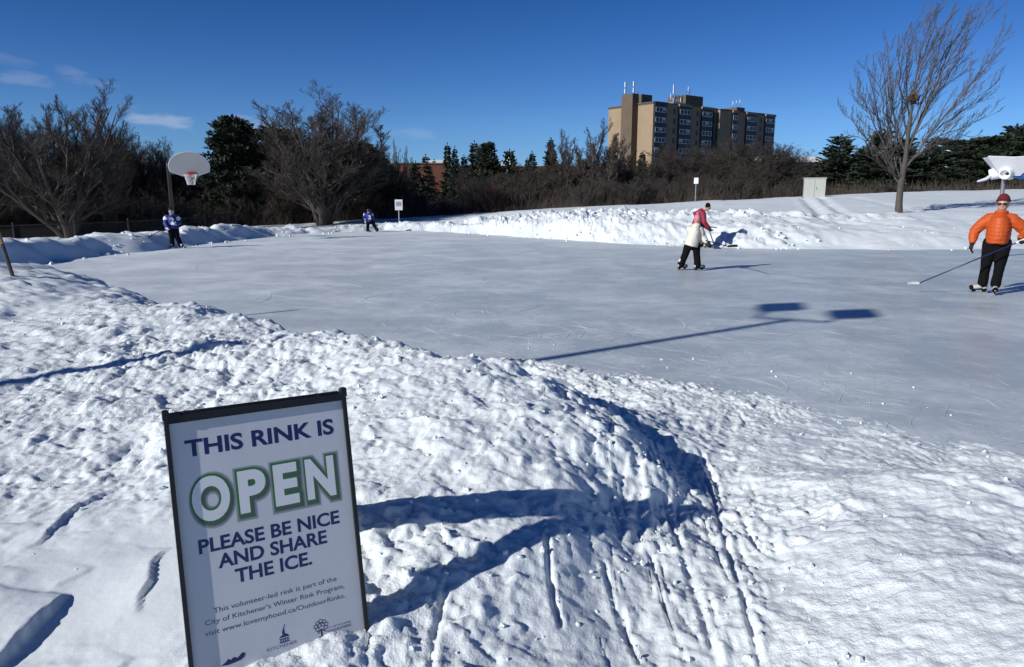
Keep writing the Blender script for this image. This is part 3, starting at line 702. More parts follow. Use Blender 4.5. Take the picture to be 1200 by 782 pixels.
# ---------------------------------------------------------------- floodlight pole (its shadow lies on the ice)
top_s = np.array([(3.71+4.62)/2, (10.66+10.23)/2]); PH = 7.5; kk = PH/math.tan(SUNEL)
pb = top_s-np.array([SDX, SDY])*kk
lp = empty('floodlight_pole', (pb[0], pb[1], 0), 0, 'tall steel pole with two square floodlights whose shadow crosses the ice', 'light pole')
MB().tube([(0,0,-.2),(0,0,3),(0,0,PH)], [.095,.085,.065], 12).build('pole', 'galv', lp, True)
MB().tube([(0,0,0),(0,0,.35)], [.2,.18], 12).build('footing', 'concrete', lp)
ad = np.array([4.62-3.71, 10.23-10.66]); 
MB().tube([(-ad[0]*.5,-ad[1]*.5,PH),(ad[0]*.5,ad[1]*.5,PH)], .04, 8).build('crossarm', 'galv', lp, True)
for s_, tgt in ((-1, (4.47,11.66)), (1, (5.35,10.98))):
    e = np.array([ad[0]*.5*s_, ad[1]*.5*s_, PH]); dz = .42
    hd = MB().box((0,0,0),(.62,.60,.16)).tube([(0,0,-.08),(0,0,-.12)],[.24,.28],16)
    sx_, sy_ = np.array(tgt)-top_s; hp = np.array([sx_-SDX*dz/math.tan(SUNEL), sy_-SDY*dz/math.tan(SUNEL), PH+dz])
    a = rad(20); Rm = np.array([[math.cos(.2),-math.sin(.2),0],[math.sin(.2),math.cos(.2),0],[0,0,1]])@np.array([[1,0,0],[0,math.cos(a),-math.sin(a)],[0,math.sin(a),math.cos(a)]])
    Mx = np.eye(4); Mx[:3,:3] = Rm; Mx[:3,3] = hp
    hd.xf(Mx).build('floodlight', 'galv', lp)
    MB().tube([tuple(e), tuple(hp-[0,0,.05])], .03, 6).build('bracket', 'galv', lp, True)
# ---------------------------------------------------------------- wooden stake at the left
sk_ = ground_hit(14, 323, 8, 16)
st = empty('wooden_stake', tuple(sk_), 0, 'leaning wooden stake pushed into the snow crest at the left edge', 'stake')
MB().tube([(.03,0,-.12),(-.085,.02,.40)], .024, 8).build('post', mat('dark_wood',(.06,.05,.045),.8,var=.3), st)
MB().tube([(-.086,.02,.403),(-.24,.03,1.05)], .028, 8).build('sleeve', 'wood', st)
# ---------------------------------------------------------------- fence behind the left bank
fp = [at(-160,275,29), at(-60,269,30), at(15,264.5,31), at(87,262,32), at(150,259.5,34), at(203,256.5,36), at(240,253.5,38), at(276,250.5,40)]
fh = 1.15
fe_ = empty('chain_link_fence', tuple(fp[0]-[0,0,fh]), 0, 'black chain link fence with a top rail behind the left snow bank', 'fence')
fb = np.array(fe_.location)
MB().tube([tuple(p-fb) for p in fp], .030, 6).build('top_rail', 'blackmetal', fe_)
for p in fp: MB().tube([tuple(p-fb-[0,0,fh+.4]), tuple(p-fb+[0,0,.09])], .036, 8).ball(tuple(p-fb+[0,0,.1]), .045, 8, 6).build('post', 'blackmetal', fe_)
wv = []; wf = []; n = 0
for a, b in zip(fp[:-1], fp[1:]):
    a = a-fb; b = b-fb; Ln = np.linalg.norm((b-a)[:2]); q = .085; m_ = int(Ln/q); dirv = (b-a)/Ln
    for s_ in (1, -1):
        for k in range(-int(fh/q), m_+1):
            t0, t1 = k*q, k*q+fh; z0, z1 = 0, 1
            c0, c1 = max(t0, 0), min(t1, Ln)
            if c1 <= c0: continue
            f0, f1 = (c0-t0)/fh, (c1-t0)/fh
            if s_ < 0: f0, f1 = 1-f0, 1-f1
            P0 = a+dirv*c0-[0,0,fh*(1-f0)]; P1 = a+dirv*c1-[0,0,fh*(1-f1)]
            nn_ = np.array([-dirv[1], dirv[0], 0])*.003; dn = np.array([0,0,.0045])
            wv += [P0+dn, P0-dn+nn_, P0-dn-nn_, P1+dn, P1-dn+nn_, P1-dn-nn_]
            wf += [[n,n+1,n+4,n+3],[n+1,n+2,n+5,n+4],[n+2,n,n+3,n+5]]; n += 6
put('wire_mesh', npmesh('wire_mesh', np.array(wv), np.array(wf)), 'blackmetal', fe_)
# ---------------------------------------------------------------- basketball hoop
D = 27.5; bc = at(221.5, 192, D); pbx = at(203, 262, D+1.3)
bh = empty('basketball_hoop', (pbx[0], pbx[1], hz(pbx[0], pbx[1])-.1), 0, 'basketball hoop with a grey fan shaped backboard behind the left snow bank', 'basketball hoop')
b0 = np.array(bh.location); ppx = D/F*1.0
c = bc-b0
azb = math.atan2(bc[0], bc[1])*.75
Rz = np.array([[math.cos(azb), math.sin(azb), 0],[-math.sin(azb), math.cos(azb), 0],[0,0,1]])
wB, hB = 43*ppx*1.0, 29*ppx
pts = []
for k in range(17):
    a = math.pi*k/16; pts.append((wB/2*math.cos(a)*1.0, -.12*hB+hB*.56*math.sin(a)))
pts += [(-wB/2+.03,-.30*hB),(-wB*.18,-.46*hB),(wB*.18,-.46*hB),(wB/2-.03,-.30*hB)]
bb = MB().prism([(p[0], p[1]) for p in pts], -.02, .02)
Mx = np.eye(4); Mx[:3,0] = Rz@[1,0,0]; Mx[:3,1] = [0,0,1]; Mx[:3,2] = Rz@[0,-1,0]; Mx[:3,3] = c
bb.xf(Mx).build('backboard', mat('backboard_grey', (.31,.32,.34), .5, var=.08, vscale=3), bh)
rm = MB()
ed = MB(); ed.tube([tuple(p)+(0.0,) for p in pts+[pts[0]]], .022, 6).xf(Mx).build('backboard_rim', 'offwhite', bh)
rc = np.array([.06, -.40*hB, .40]); rr_ = .235
rm.tube([(rc[0]+rr_*math.cos(a), rc[1], rc[2]+rr_*math.sin(a)) for a in np.linspace(0, 2*math.pi, 25)], .016, 6)
rm.box((rc[0],rc[1]-.01,.10),(.14,.05,.18)).box((rc[0],rc[1]+.01,.035),(.24,.16,.03))
rm.xf(Mx).build('rim', 'orangered', bh)
nm = MB()
for s_ in (1,-1):
    for k in range(12):
        a0 = 2*math.pi*k/12; P = []
        for j_ in range(7):
            t = j_/6; r_ = rr_*(1-.45*t**.8); a = a0+s_*t*1.2; P.append((rc[0]+r_*math.cos(a), rc[1]-.40*t, rc[2]+r_*math.sin(a)))
        nm.tube(P, .0075, 4, caps=False)
nm.xf(Mx).build('net', 'net', bh)
zt = bc[2]-b0[2]
MB().tube([(0,0,-.3),(0,0,zt-.1),tuple(Rz@[.05,-.15,0]+[0,0,zt+.05])], .075, 10).build('pole', 'blackmetal', bh, True)
ar = MB()
for dz in (.2,-.3): ar.tube([(0,0,zt-.25+dz*.3), tuple(c+Rz@[0,.03,0]+[0,0,dz])], .03, 8)
ar.build('support_arm', 'blackmetal', bh)
# ---------------------------------------------------------------- small signs on posts
def post_sign(px, pyt, pyb, D, w, h, label, rows, tilt=0, mt='white'):
    t = at(px, pyt, D); x_, y_ = t[0], t[1]; zg = hz(x_, y_)
    s = empty('post_sign', (x_, y_, zg), 0, label, 'sign'); hh = t[2]-zg
    MB().tube([(tilt,0,-.3),(0,0,hh-.01)], .035, 8).build('post', 'galv', s)
    az = math.atan2(x_, y_); R3 = np.array([[math.cos(az), math.sin(az),0],[-math.sin(az), math.cos(az),0],[0,0,1]])
    Mx = np.eye(4); Mx[:3,0] = R3@[1,0,0]; Mx[:3,1] = [0,0,1]; Mx[:3,2] = R3@[0,-1,0]; Mx[:3,3] = (0,0,hh-h/2)
    Mx[:3,3] += R3@np.array([0,-.05,0])
    pn = MB().box((0,0,0),(w,h,.02)).xf(Mx).build('sign_plate', mt, s)
    r_ = MB()
    for q in rows: r_.box((0, q*h/2, .0125),(w*.72, h*.07, .004))
    if rows: r_.xf(Mx).build('text_rows', 'inkgreyblue', pn)
    return s
post_sign(467, 234, 259, 38.6, .40, .56, 'small white notice with dark text rows on a post beside the skater', (.5,.28,.06,-.18))
post_sign(816, 208.5, 236, 44.5, .26, .36, 'tiny blank white sign on a thin post below the apartment block', ())
# ---------------------------------------------------------------- utility cabinet on the hill
ub = at(953, 231.5, 46); 
uc = empty('utility_cabinet', (ub[0], ub[1], hz(ub[0], ub[1])-.15), -.32, 'beige green metal utility cabinet standing on the snowy hilltop', 'utility box')
MB().box((0,0,.68),(1.26,.9,1.28)).build('cabinet_body', 'boxgreen', uc)
MB().box((0,0,1.345),(1.34,.98,.05)).build('cabinet_lid', 'boxgreen', uc)
MB().box((-.632,0,.66),(.012,.78,1.12)).build('side_door', 'boxdark', uc)
MB().box((0,0,0),(1.5,1.1,.16)).build('plinth', 'concrete', uc)
MB().box((0,-.453,.68),(.015,.012,1.2)).box((.12,-.458,.7),(.03,.02,.14)).build('door_seam', 'boxdark', uc)
# ---------------------------------------------------------------- funnel ball game
D = 21.0; fc = at(1183, 205, D); zg = hz(fc[0], fc[1])
fn = empty('funnel_ball_game', (fc[0], fc[1], zg-.1), -math.atan2(fc[0], fc[1]), 'white and blue funnel ball game on a grey post beyond the man in orange', 'playground game')
pm_ = 1/(F/D/math.cos(math.atan2(fc[0], fc[1])))
zc = fc[2]-(zg-.1)
MB().tube([(-.12,0,-.3),(-.12,0,zc+.05)], .055, 12).build('post', 'galv', fn, True)
topw, botw, hh = .66, .24, .66
zb, zt = zc-.02, zc+.02+.50
def corner(k, w, z, g=0): a = math.pi/4+k*math.pi/2+.12; return (w*math.cos(a)*1.35, w*math.sin(a)*1.35, z)
for k in range(4):
    A0, A1 = corner(k, botw, zb), corner(k+1, botw, zb); B0, B1 = corner(k, topw, zt), corner(k+1, topw, zt)
    mid = (np.array(A0)+A1+B0+B1)/4; nrm = np.array([mid[0], mid[1], -.5]); nrm /= np.linalg.norm(nrm)
    # each panel dips in the middle of its top edge
    Bm = (np.array(B0)+B1)/2-[0,0,.04]
    vs = [np.array(v)*1.0 for v in (A0, A1, B1, Bm, B0)]
    V = [v+nrm*.0 for v in vs]+[v+nrm*.02 for v in vs]
    o_ = MB().add(V, [(0,1,2,3,4),(9,8,7,6,5),(0,5,6,1),(1,6,7,2),(2,7,8,3),(3,8,9,4),(4,9,5,0)]).build('funnel_panel', 'blueplastic' if k in (3,) else 'white', fn)
    if k == 3: tag(o_, 'blue funnel panel')
MB().prism([corner(k, botw, 0)[:2] for k in range(4)], zb-.02, zb+.01).build('funnel_floor', 'white', fn)
for a, nmk in ((-math.pi/2-.25, 0), (math.pi-.1, 1), (-.1, 2), (math.pi/2, 3)):
    dx, dy = math.cos(a), math.sin(a)
    P0 = np.array([dx*.14, dy*.14, zb+.13]); P1 = np.array([dx*.46, dy*.46, zb+.03])
    sp_ = MB(); n0 = 16; ax = (P1-P0)/np.linalg.norm(P1-P0)
    u0 = np.cross(ax, [0,0,1]); u0 /= np.linalg.norm(u0); w0 = np.cross(ax, u0); V = []
    for P_, r_ in ((P0,.20),(P1,.155),(P1+ax*.02,.15),(P1+ax*.02,.115),(P0,.11)):
        for i in range(n0): V.append(P_+r_*(math.cos(i*2*math.pi/n0)*u0+math.sin(i*2*math.pi/n0)*w0))
    sp_.add(V, [(j_*n0+i, j_*n0+(i+1)%n0, (j_+1)*n0+(i+1)%n0, (j_+1)*n0+i) for j_ in range(4) for i in range(n0)])
    so_ = sp_.build('spout', 'blueplastic' if nmk == 2 else 'white', fn, True)
    MB().ball(P0+ax*.10, .108, 12, 8).build('spout_shade_ball', 'blackmetal', so_, True)  # black ball stands in for the shade inside the spout
MB().tube([(-.42,-.06,zb+.02),(-.56,-.1,zb-.10),(-.74,-.16,zb-.16)], [.045,.05,.03], 8, round_=True).build('spout_lip', 'offwhite', fn, True)
# ---------------------------------------------------------------- trees
def tubes(P, Rr, n):
    """P (m,k,3) polylines, Rr (m,k) radii -> vertices, faces of n sided tubes"""
    m, k, _ = P.shape
    T = np.empty_like(P); T[:,1:-1] = P[:,2:]-P[:,:-2]; T[:,0] = P[:,1]-P[:,0]; T[:,-1] = P[:,-1]-P[:,-2]
    T /= np.linalg.norm(T, axis=2, keepdims=True)+1e-9
    ref = np.where(np.abs(T[:,:1,2:3]) < .9, np.array([0,0,1.]), np.array([1.,0,0])); ref = np.broadcast_to(ref, T.shape)
    u = np.cross(ref, T); u /= np.linalg.norm(u, axis=2, keepdims=True)+1e-9; w = np.cross(T, u)
    a = np.arange(n)*2*np.pi/n
    V = P[:,:,None]+Rr[:,:,None,None]*(np.cos(a)[:,None]*u[:,:,None]+np.sin(a)[:,None]*w[:,:,None])
    b = (np.arange(m)[:,None,None]*k+np.arange(k-1)[None,:,None])*n; q = np.arange(n)[None,None]; q1 = (q+1)%n
    Fq = np.stack([b+q, b+q1, b+n+q1, b+n+q], -1).reshape(-1,4)
    return V.reshape(-1,3), Fq
def join(parts):
    Vs, Fs, n = [], [], 0
    for V, Fq in parts: Vs.append(V); Fs.append(Fq+n); n += len(V)
    return np.concatenate(Vs), np.concatenate(Fs)
def curve(p0, d0, Ln, k, r, up=.0, wob=.12, lean=None):
    """bending polylines, vectorised. p0,d0 (m,3), Ln (m,)"""
    m = len(p0); P = np.empty((m,k,3)); P[:,0] = p0; d = d0.copy(); st = (Ln/(k-1))[:,None]
    for i in range(1, k):
        d = d+np.array([0,0,up])/k*3+r.normal(size=(m,3))*wob
        if lean is not None: d = d+np.array(lean)/k*3
        d /= np.linalg.norm(d, axis=1, keepdims=True); P[:,i] = P[:,i-1]+d*st
    return P
def children_of(P, Ln, cnt, r, t0=.2, t1=.98, ang=(.45,.9), ratio=(.35,.6), taper=.6):
    m, k, _ = P.shape; pid = np.repeat(np.arange(m), cnt); n = len(pid)
    t = t0+(t1-t0)*((np.tile(np.arange(cnt), m)+r.random(n))/cnt); f = t*(k-1); i = np.minimum(f.astype(int), k-2); fr = (f-i)[:,None]
    p = P[pid,i]*(1-fr)+P[pid,i+1]*fr; d = P[pid,i+1]-P[pid,i]; d /= np.linalg.norm(d, axis=1, keepdims=True)+1e-9
    q = r.normal(size=(n,3)); q -= d*(q*d).sum(1, keepdims=True); q /= np.linalg.norm(q, axis=1, keepdims=True)
    a = (ang[0]+(ang[1]-ang[0])*r.random(n))[:,None]
    nd = np.cos(a)*d+np.sin(a)*q
    nl = Ln[pid]*(ratio[0]+(ratio[1]-ratio[0])*r.random(n))*(1-taper*t)
    return p, nd, nl, pid, t
def bare_tree(seed, trunks, limb_spec, subs, trunk_n=7, r0=.14, tw=.005, up=.25, wob=.1, lean=None):
    """trunks: list of polylines; limbs grow from them; subs: list of (count, ratio, angle, up)"""
    r = np.random.default_rng(seed); tr = []; cr = []
    k = 7
    TP = []
    for pl in trunks:
        pl = np.array(pl, float); s = np.linspace(0, 1, len(pl)); q = np.linspace(0, 1, k)
        TP.append(np.stack([np.interp(q, s, pl[:,c]) for c in range(3)], 1)+np.vstack([np.zeros((1,3)), r.normal(size=(k-1,3))*.03*np.ptp(pl[:,2])*.25]))
    TP = np.array(TP); tl = np.linalg.norm(TP[:,-1]-TP[:,0], axis=1)
    rt = r0*(tl/tl.max())[:,None]*np.array([1.25,1,.86,.70,.52,.34,.12])[None]
    TP[:,0,2] -= .15
    tr.append(tubes(TP, rt, trunk_n))
    cnt, ratio, ang, t0, lup = limb_spec
    p, d, l, pid, t = children_of(TP, tl, cnt, r, t0, .97, ang, ratio, .62)
    P = curve(p, d, l, 7, r, lup, wob, lean)
    base = np.interp(t, np.linspace(0, 1, 7), np.array([1.25,1,.86,.70,.52,.34,.12]))*r0*.62
    rr = base[:,None]*np.linspace(1, .22, 7)[None]+.004
    cr.append(tubes(P, rr, 5)); L_ = l
    for j_, (cnt, ratio, ang, sup, kk_) in enumerate(subs):
        p, d, l, pid, t = children_of(P, L_, cnt, r, .15, .99, ang, ratio, .5)
        par = rr[pid]; pr = par[np.arange(len(pid)), np.minimum((t*(par.shape[1]-1)).astype(int), par.shape[1]-1)]
        P = curve(p, d, l, kk_, r, sup, wob*1.2, lean); L_ = l
        rr = np.maximum((pr*.62)[:,None]*np.linspace(1, .3, kk_)[None], tw*(.75 if j_ == len(subs)-1 else 1))
        cr.append(tubes(P, rr, 3))
    V, Fq = join(tr); V2, F2 = join(cr)
    return (V, Fq), (V2, F2)
def crown_top(V2): return float(np.percentile(V2[:,2], 99.7))
PROTO = {}
def snow_proto(name, seed, hh, rb, t_, c_):
    proto(name, 'conifer_tree', t_, c_, 'bark', 'needle'); r = np.random.default_rng(seed+1); mb = MB()
    e, hgt, ch, k_, hw = PROTO[name]
    for i in range(34):
        z = hh*(.12+.75*r.random()); R = rb*(1-z/hh)**.62*(.55+.4*r.random()); a = r.random()*6.28; mb = MB(); s_ = .13+.16*r.random()
        mb.tube([((R-s_)*math.cos(a), (R-s_)*math.sin(a), z+.14), (R*math.cos(a), R*math.sin(a), z+.12), ((R+s_)*math.cos(a+.05), (R+s_)*math.sin(a+.05), z+.04)], [s_*.5, s_*.7, s_*.4], 7, round_=True, sq=.5)
        o = mb.build('snow_load', 'snow', e, True); col.objects.unlink(o); ch.append(o)
def proto(name, kind, tdata, cdata, bark, crown):
    e = bpy.data.objects.new(kind, None); e.empty_display_size = .3
    t = put('trunk', npmesh('trunk', *tdata, True), bark, e, False); c = put('crown', npmesh('crown', *cdata, False), crown, e, False)
    allV = cdata[0]; hgt = float(np.percentile(allV[:,2], 99.8)); PROTO[name] = (e, hgt, [t, c], kind, float(np.percentile(np.abs(allV[:,0]), 98)))
    col.objects.unlink(t); col.objects.unlink(c)
SEGS = 0
def place(name, px, D, topy, label, group=None, cat='tree', wid=None, rz=None, xyz=None, kind=None):
    e, hgt, ch, knd, hw = PROTO[name]
    if xyz is None:
        t = at(px, topy, D); zg = hz(t[0], t[1]); s = (t[2]-zg)/hgt; loc = (t[0], t[1], zg-.05)
    else: loc = xyz[:3]; s = xyz[3]
    o = e.copy(); o.name = kind or knd; col.objects.link(o); o.location = loc
    w = s if wid is None else (wid/2*D/F)/hw
    o.scale = (w, w, s); o.rotation_euler = (0, 0, rng.random()*6.28 if rz is None else rz)
    for c in ch:
        q = c.copy(); col.objects.link(q); q.parent = o
    tag(o, label, cat, group); return o
Z3 = lambda *a: np.array(a, float)
# spreading many stemmed tree
def multistem(seed, n, spread, hh, r0, subs=((9,(.35,.6),(.4,.8),.25,5),(8,(.35,.6),(.4,.9),.2,4),(6,(.4,.7),(.4,.9),.15,3))):
    r = np.random.default_rng(seed); tk = []
    for i in range(n):
        a = 2*math.pi*i/n+r.random()*.6; s = spread*(.45+.75*r.random()); h_ = hh*(1-.34*(s/spread/1.2)**2)*(.93+.08*r.random())
        tk.append([(0.1*math.cos(a),.1*math.sin(a),0),(.22*s*math.cos(a),.22*s*math.sin(a),h_*.22),(.55*s*math.cos(a),.55*s*math.sin(a),h_*.58),(.95*s*math.cos(a),.95*s*math.sin(a),h_)])
    return bare_tree(seed, tk, (11,(.34,.60),(.35,.8),.14,.32), subs, 7, r0, tw=.0038, wob=.12)
SB2 = ((9,(.38,.6),(.35,.75),.28,5),(8,(.4,.65),(.35,.8),.2,4),(5,(.45,.8),(.35,.8),.15,3))
SB = ((7,(.35,.6),(.3,.7),.22,5),(6,(.45,.8),(.3,.7),.18,4),(5,(.5,.9),(.3,.75),.12,4))
t_, c_ = multistem(3, 13, 2.3, 7.4, .095, SB2); proto('multi', 'bare_tree', t_, c_, 'bark', 'twiggrey')
t_, c_ = multistem(8, 11, 3.5, 7.0, .115, SB2); proto('multi2', 'bare_tree', t_, c_, 'bark', 'twiggrey')
t_, c_ = bare_tree(21, [[(0,0,0),(.05,0,2),(.1,.1,5),(0,.1,7.2)]], (26,(.45,.75),(.5,.95),.20,.30), ((9,(.35,.65),(.35,.8),.25,5),(6,(.45,.75),(.35,.8),.18,4),(5,(.5,.9),(.3,.8),.1,4)), r0=.12, wob=.13, tw=.0042); proto('round', 'bare_tree', t_, c_, 'bark', 'twig')
t_, c_ = bare_tree(22, [[(0,0,0),(.0,.1,3),(-.1,.1,6),(.1,0,9)],[(.15,.1,0),(.5,.2,3),(.8,.4,7.9)],[(-.15,0,0),(-.5,-.1,3),(-.8,-.1,8.2)],[(.1,.1,0),(.9,-.3,3),(1.4,-.5,6.9)],[(-.1,.1,0),(-.9,.4,3),(-1.5,.5,7.1)],[(0,-.1,0),(.3,-.7,3),(.4,-1.1,7.6)]], (18,(.26,.42),(.25,.55),.12,.5), ((7,(.35,.65),(.25,.55),.3,5),(6,(.45,.8),(.25,.6),.25,4),(4,(.5,.9),(.25,.6),.2,4)), r0=.11, up=.4); proto('upright', 'bare_tree', t_, c_, 'barkgrey', 'twiggrey')
t_, c_ = bare_tree(23, [[(0,0,0),(.2,0,2),(.1,.1,4.4),(.3,.1,6.0)],[(0,.05,.0),(-.5,0,1.6),(-.9,.1,3.4),(-1.3,.1,5.0)]], (17,(.50,.8),(.5,1.05),.12,.18), ((8,(.35,.7),(.35,.8),.2,5),(6,(.45,.75),(.35,.8),.12,4),(5,(.5,.9),(.35,.8),.1,4)), r0=.11, wob=.13); proto('round2', 'bare_tree', t_, c_, 'bark', 'twig')
def shrub(seed, n=26, hh=2.4, sp=1.0):
    r = np.random.default_rng(seed); tk = []
    for i in range(n):
        a = r.random()*6.28; s = sp*r.random()**.6; h_ = hh*(.6+.4*r.random())*(1-.25*s/sp)
        x0, y0 = .25*s*math.cos(a), .25*s*math.sin(a)
        tk.append([(x0,y0,0),(x0+.3*s*math.cos(a),y0+.3*s*math.sin(a),h_*.5),(x0+.8*s*math.cos(a),y0+.8*s*math.sin(a),h_)])
    return bare_tree(seed, tk, (9,(.25,.5),(.3,.8),.1,.2), ((6,(.4,.7),(.3,.9),.15,4),(4,(.4,.8),(.3,.9),.1,3)), 4, .018, tw=.0045)
t_, c_ = shrub(31); proto('shrub', 'shrub', t_, c_, 'bark', 'twig')
t_, c_ = shrub(32, 34, 2.2, .8); proto('shrubred', 'shrub', t_, c_, 'bark', 'twigred')
t_, c_ = shrub(33, 20, 2.6, 1.5); proto('shrub2', 'shrub', t_, c_, 'bark', 'twiggrey')
# ---- conifers: trunk, whorls of drooping boughs carrying many small needle tufts
def tufts(P, D_, size, r, k=1):
    """flat two-face needle sprays at points P along direction D_"""
    n = len(P); D_ = D_/(np.linalg.norm(D_, axis=1, keepdims=True)+1e-9)
    q = r.normal(size=(n,3)); q[:,2] *= .4; s = np.cross(D_, q); s /= np.linalg.norm(s, axis=1, keepdims=True)+1e-9
    L_ = (size*(.6+.8*r.random(n)))[:,None]; Wd_ = L_*(.20+.14*r.random((n,1)))
    a = P; b = P+D_*L_*.5+s*Wd_; c = P+D_*L_; d = P+D_*L_*.5-s*Wd_
    V = np.stack([a,b,c,d], 1).reshape(-1,3); Fq = np.arange(n*4).reshape(-1,4); return V, Fq
def spruce(seed, hh=10, rb=2.0, dens_=1.0, gap=.0, irr=.15, t0=.06, power=.85):
    r = np.random.default_rng(seed)
    TP = np.array([[(0,0,-.2+i*(hh+.2)/6) for i in range(7)]], float); tr = tubes(TP, np.linspace(.17,.015,7)[None]*hh/10, 7)
    P0, D0 = [], []; br = []
    z = t0*hh
    while z < hh*.985:
        f = (z/hh-t0)/(1-t0); R = rb*(1-f)**power*(1+irr*r.normal()); n = int(7+4*(1-f))
        for i in range(n):
            if r.random() < gap: continue
            a = r.random()*6.28; Lb = max(.12, R*(.75+.35*r.random())); sl = -.30+.75*f+.1*r.normal()
            q = np.linspace(0, 1, 5); pts = np.stack([Lb*q*math.cos(a), Lb*q*math.sin(a), z+Lb*(sl*q+.18*q*q)], 1); br.append(pts)
            m = max(4, int(Lb*26*dens_)); s_ = r.random(m)**.75; ix = np.minimum((s_*4).astype(int), 3); fr = (s_*4-ix)[:,None]
            p = pts[ix]*(1-fr)+pts[ix+1]*fr; sd_ = np.where(r.random(m) < .5, 1, -1)[:,None]; side = np.array([-math.sin(a), math.cos(a), 0])
            reach = (.35*Lb*(1-s_)*r.random(m)+.02)[:,None]
            p2 = p+sd_*side*reach+np.array([0,0,-.08])*reach; p2[:,2] -= .05*r.random(m)
            d_ = np.array([math.cos(a), math.sin(a), 0])[None]*.8+sd_*side*.7+np.array([0,0,1])*(-.25+.5*r.random((m,1)))
            P0.append(p2); D0.append(d_)
        z += (.17+.10*r.random())*hh/10/dens_**.5
    P0 = np.concatenate(P0); D0 = np.concatenate(D0)
    top = np.array([[0,0,hh*.985]]*8)+r.normal(size=(8,3))*[.02,.02,.12]
    P0 = np.concatenate([P0, top]); D0 = np.concatenate([D0, np.array([[0,0,1.]]*8)+r.normal(size=(8,3))*.3])
    br = np.array(br); bt = tubes(br, np.linspace(.022,.006,5)[None]*np.ones((len(br),1)), 3)
    V, Fq = tufts(P0, D0, .30, r)
    return tr, join([bt, (V, Fq)])
def pine(seed, hh=9, rb=2.6, t0=.12, clumps=170, size=.30):
    r = np.random.default_rng(seed)
    TP = np.array([[(.05*math.sin(i),.05*math.cos(i*2),-.2+i*(hh*.95+.2)/6) for i in range(7)]], float); tr = tubes(TP, np.linspace(.20,.03,7)[None]*hh/10, 7)
    P0, D0, br = [], [], []
    for i in range(clumps):
        f = r.random()**.85; z = hh*(t0+(1-t0)*f); R = rb*(1-.82*f**1.5)*(.35+.7*r.random()**.6)*(.7+.6*vn(np.array([f*5.]), np.array([i%7*1.]), seed)[0]); a = r.random()*6.28
        c = np.array([R*math.cos(a), R*math.sin(a), z+.25*R*.4]); q = np.linspace(0, 1, 5)[:,None]
        st_ = np.array([0,0,z-.15*R]); br.append(st_*(1-q)+c*q+np.array([0,0,-.12*R])*np.sin(q*math.pi))
        m = 60; off = r.normal(size=(m,3)); off /= np.linalg.norm(off, axis=1, keepdims=True); cs = .18+.32*r.random()
        p = c+off*np.array([1.25,1.25,.62])*cs*(r.random((m,1))**.4)
        P0.append(p); D0.append(off*.6+np.array([.3*math.cos(a), .3*math.sin(a), .45]))
        m2 = int(16*R); s_ = r.random(m2)[:,None]; P0.append(st_*(1-s_)+c*s_+r.normal(size=(m2,3))*.12); D0.append(r.normal(size=(m2,3))+[0,0,.3])
    br = np.array(br); bt = tubes(br, np.linspace(.035,.010,5)[None]*np.ones((len(br),1)), 3)
    V, Fq = tufts(np.concatenate(P0), np.concatenate(D0), size, r)
    return tr, join([bt, (V, Fq)])
t_, c_ = spruce(41, 10, 2.1, 1.0); proto('spruce', 'spruce_tree', t_, c_, 'bark', 'needle')
t_, c_ = spruce(42, 10, 1.5, 1.1, .05, .2, .1, .7); proto('narrow', 'spruce_tree', t_, c_, 'bark', 'needle')
t_, c_ = spruce(43, 8, 2.9, .95, .12, .28, .04, .62); proto('ragged', 'conifer_tree', t_, c_, 'bark', 'needle')
snow_proto('snowy', 43, 8, 2.9, t_, c_)
t_, c_ = pine(44); proto('pine', 'pine_tree', t_, c_, 'bark', 'needle2')
t_, c_ = pine(45, 8, 3.4, .06, 190, .28); proto('widepine', 'pine_tree', t_, c_, 'bark', 'needle2')
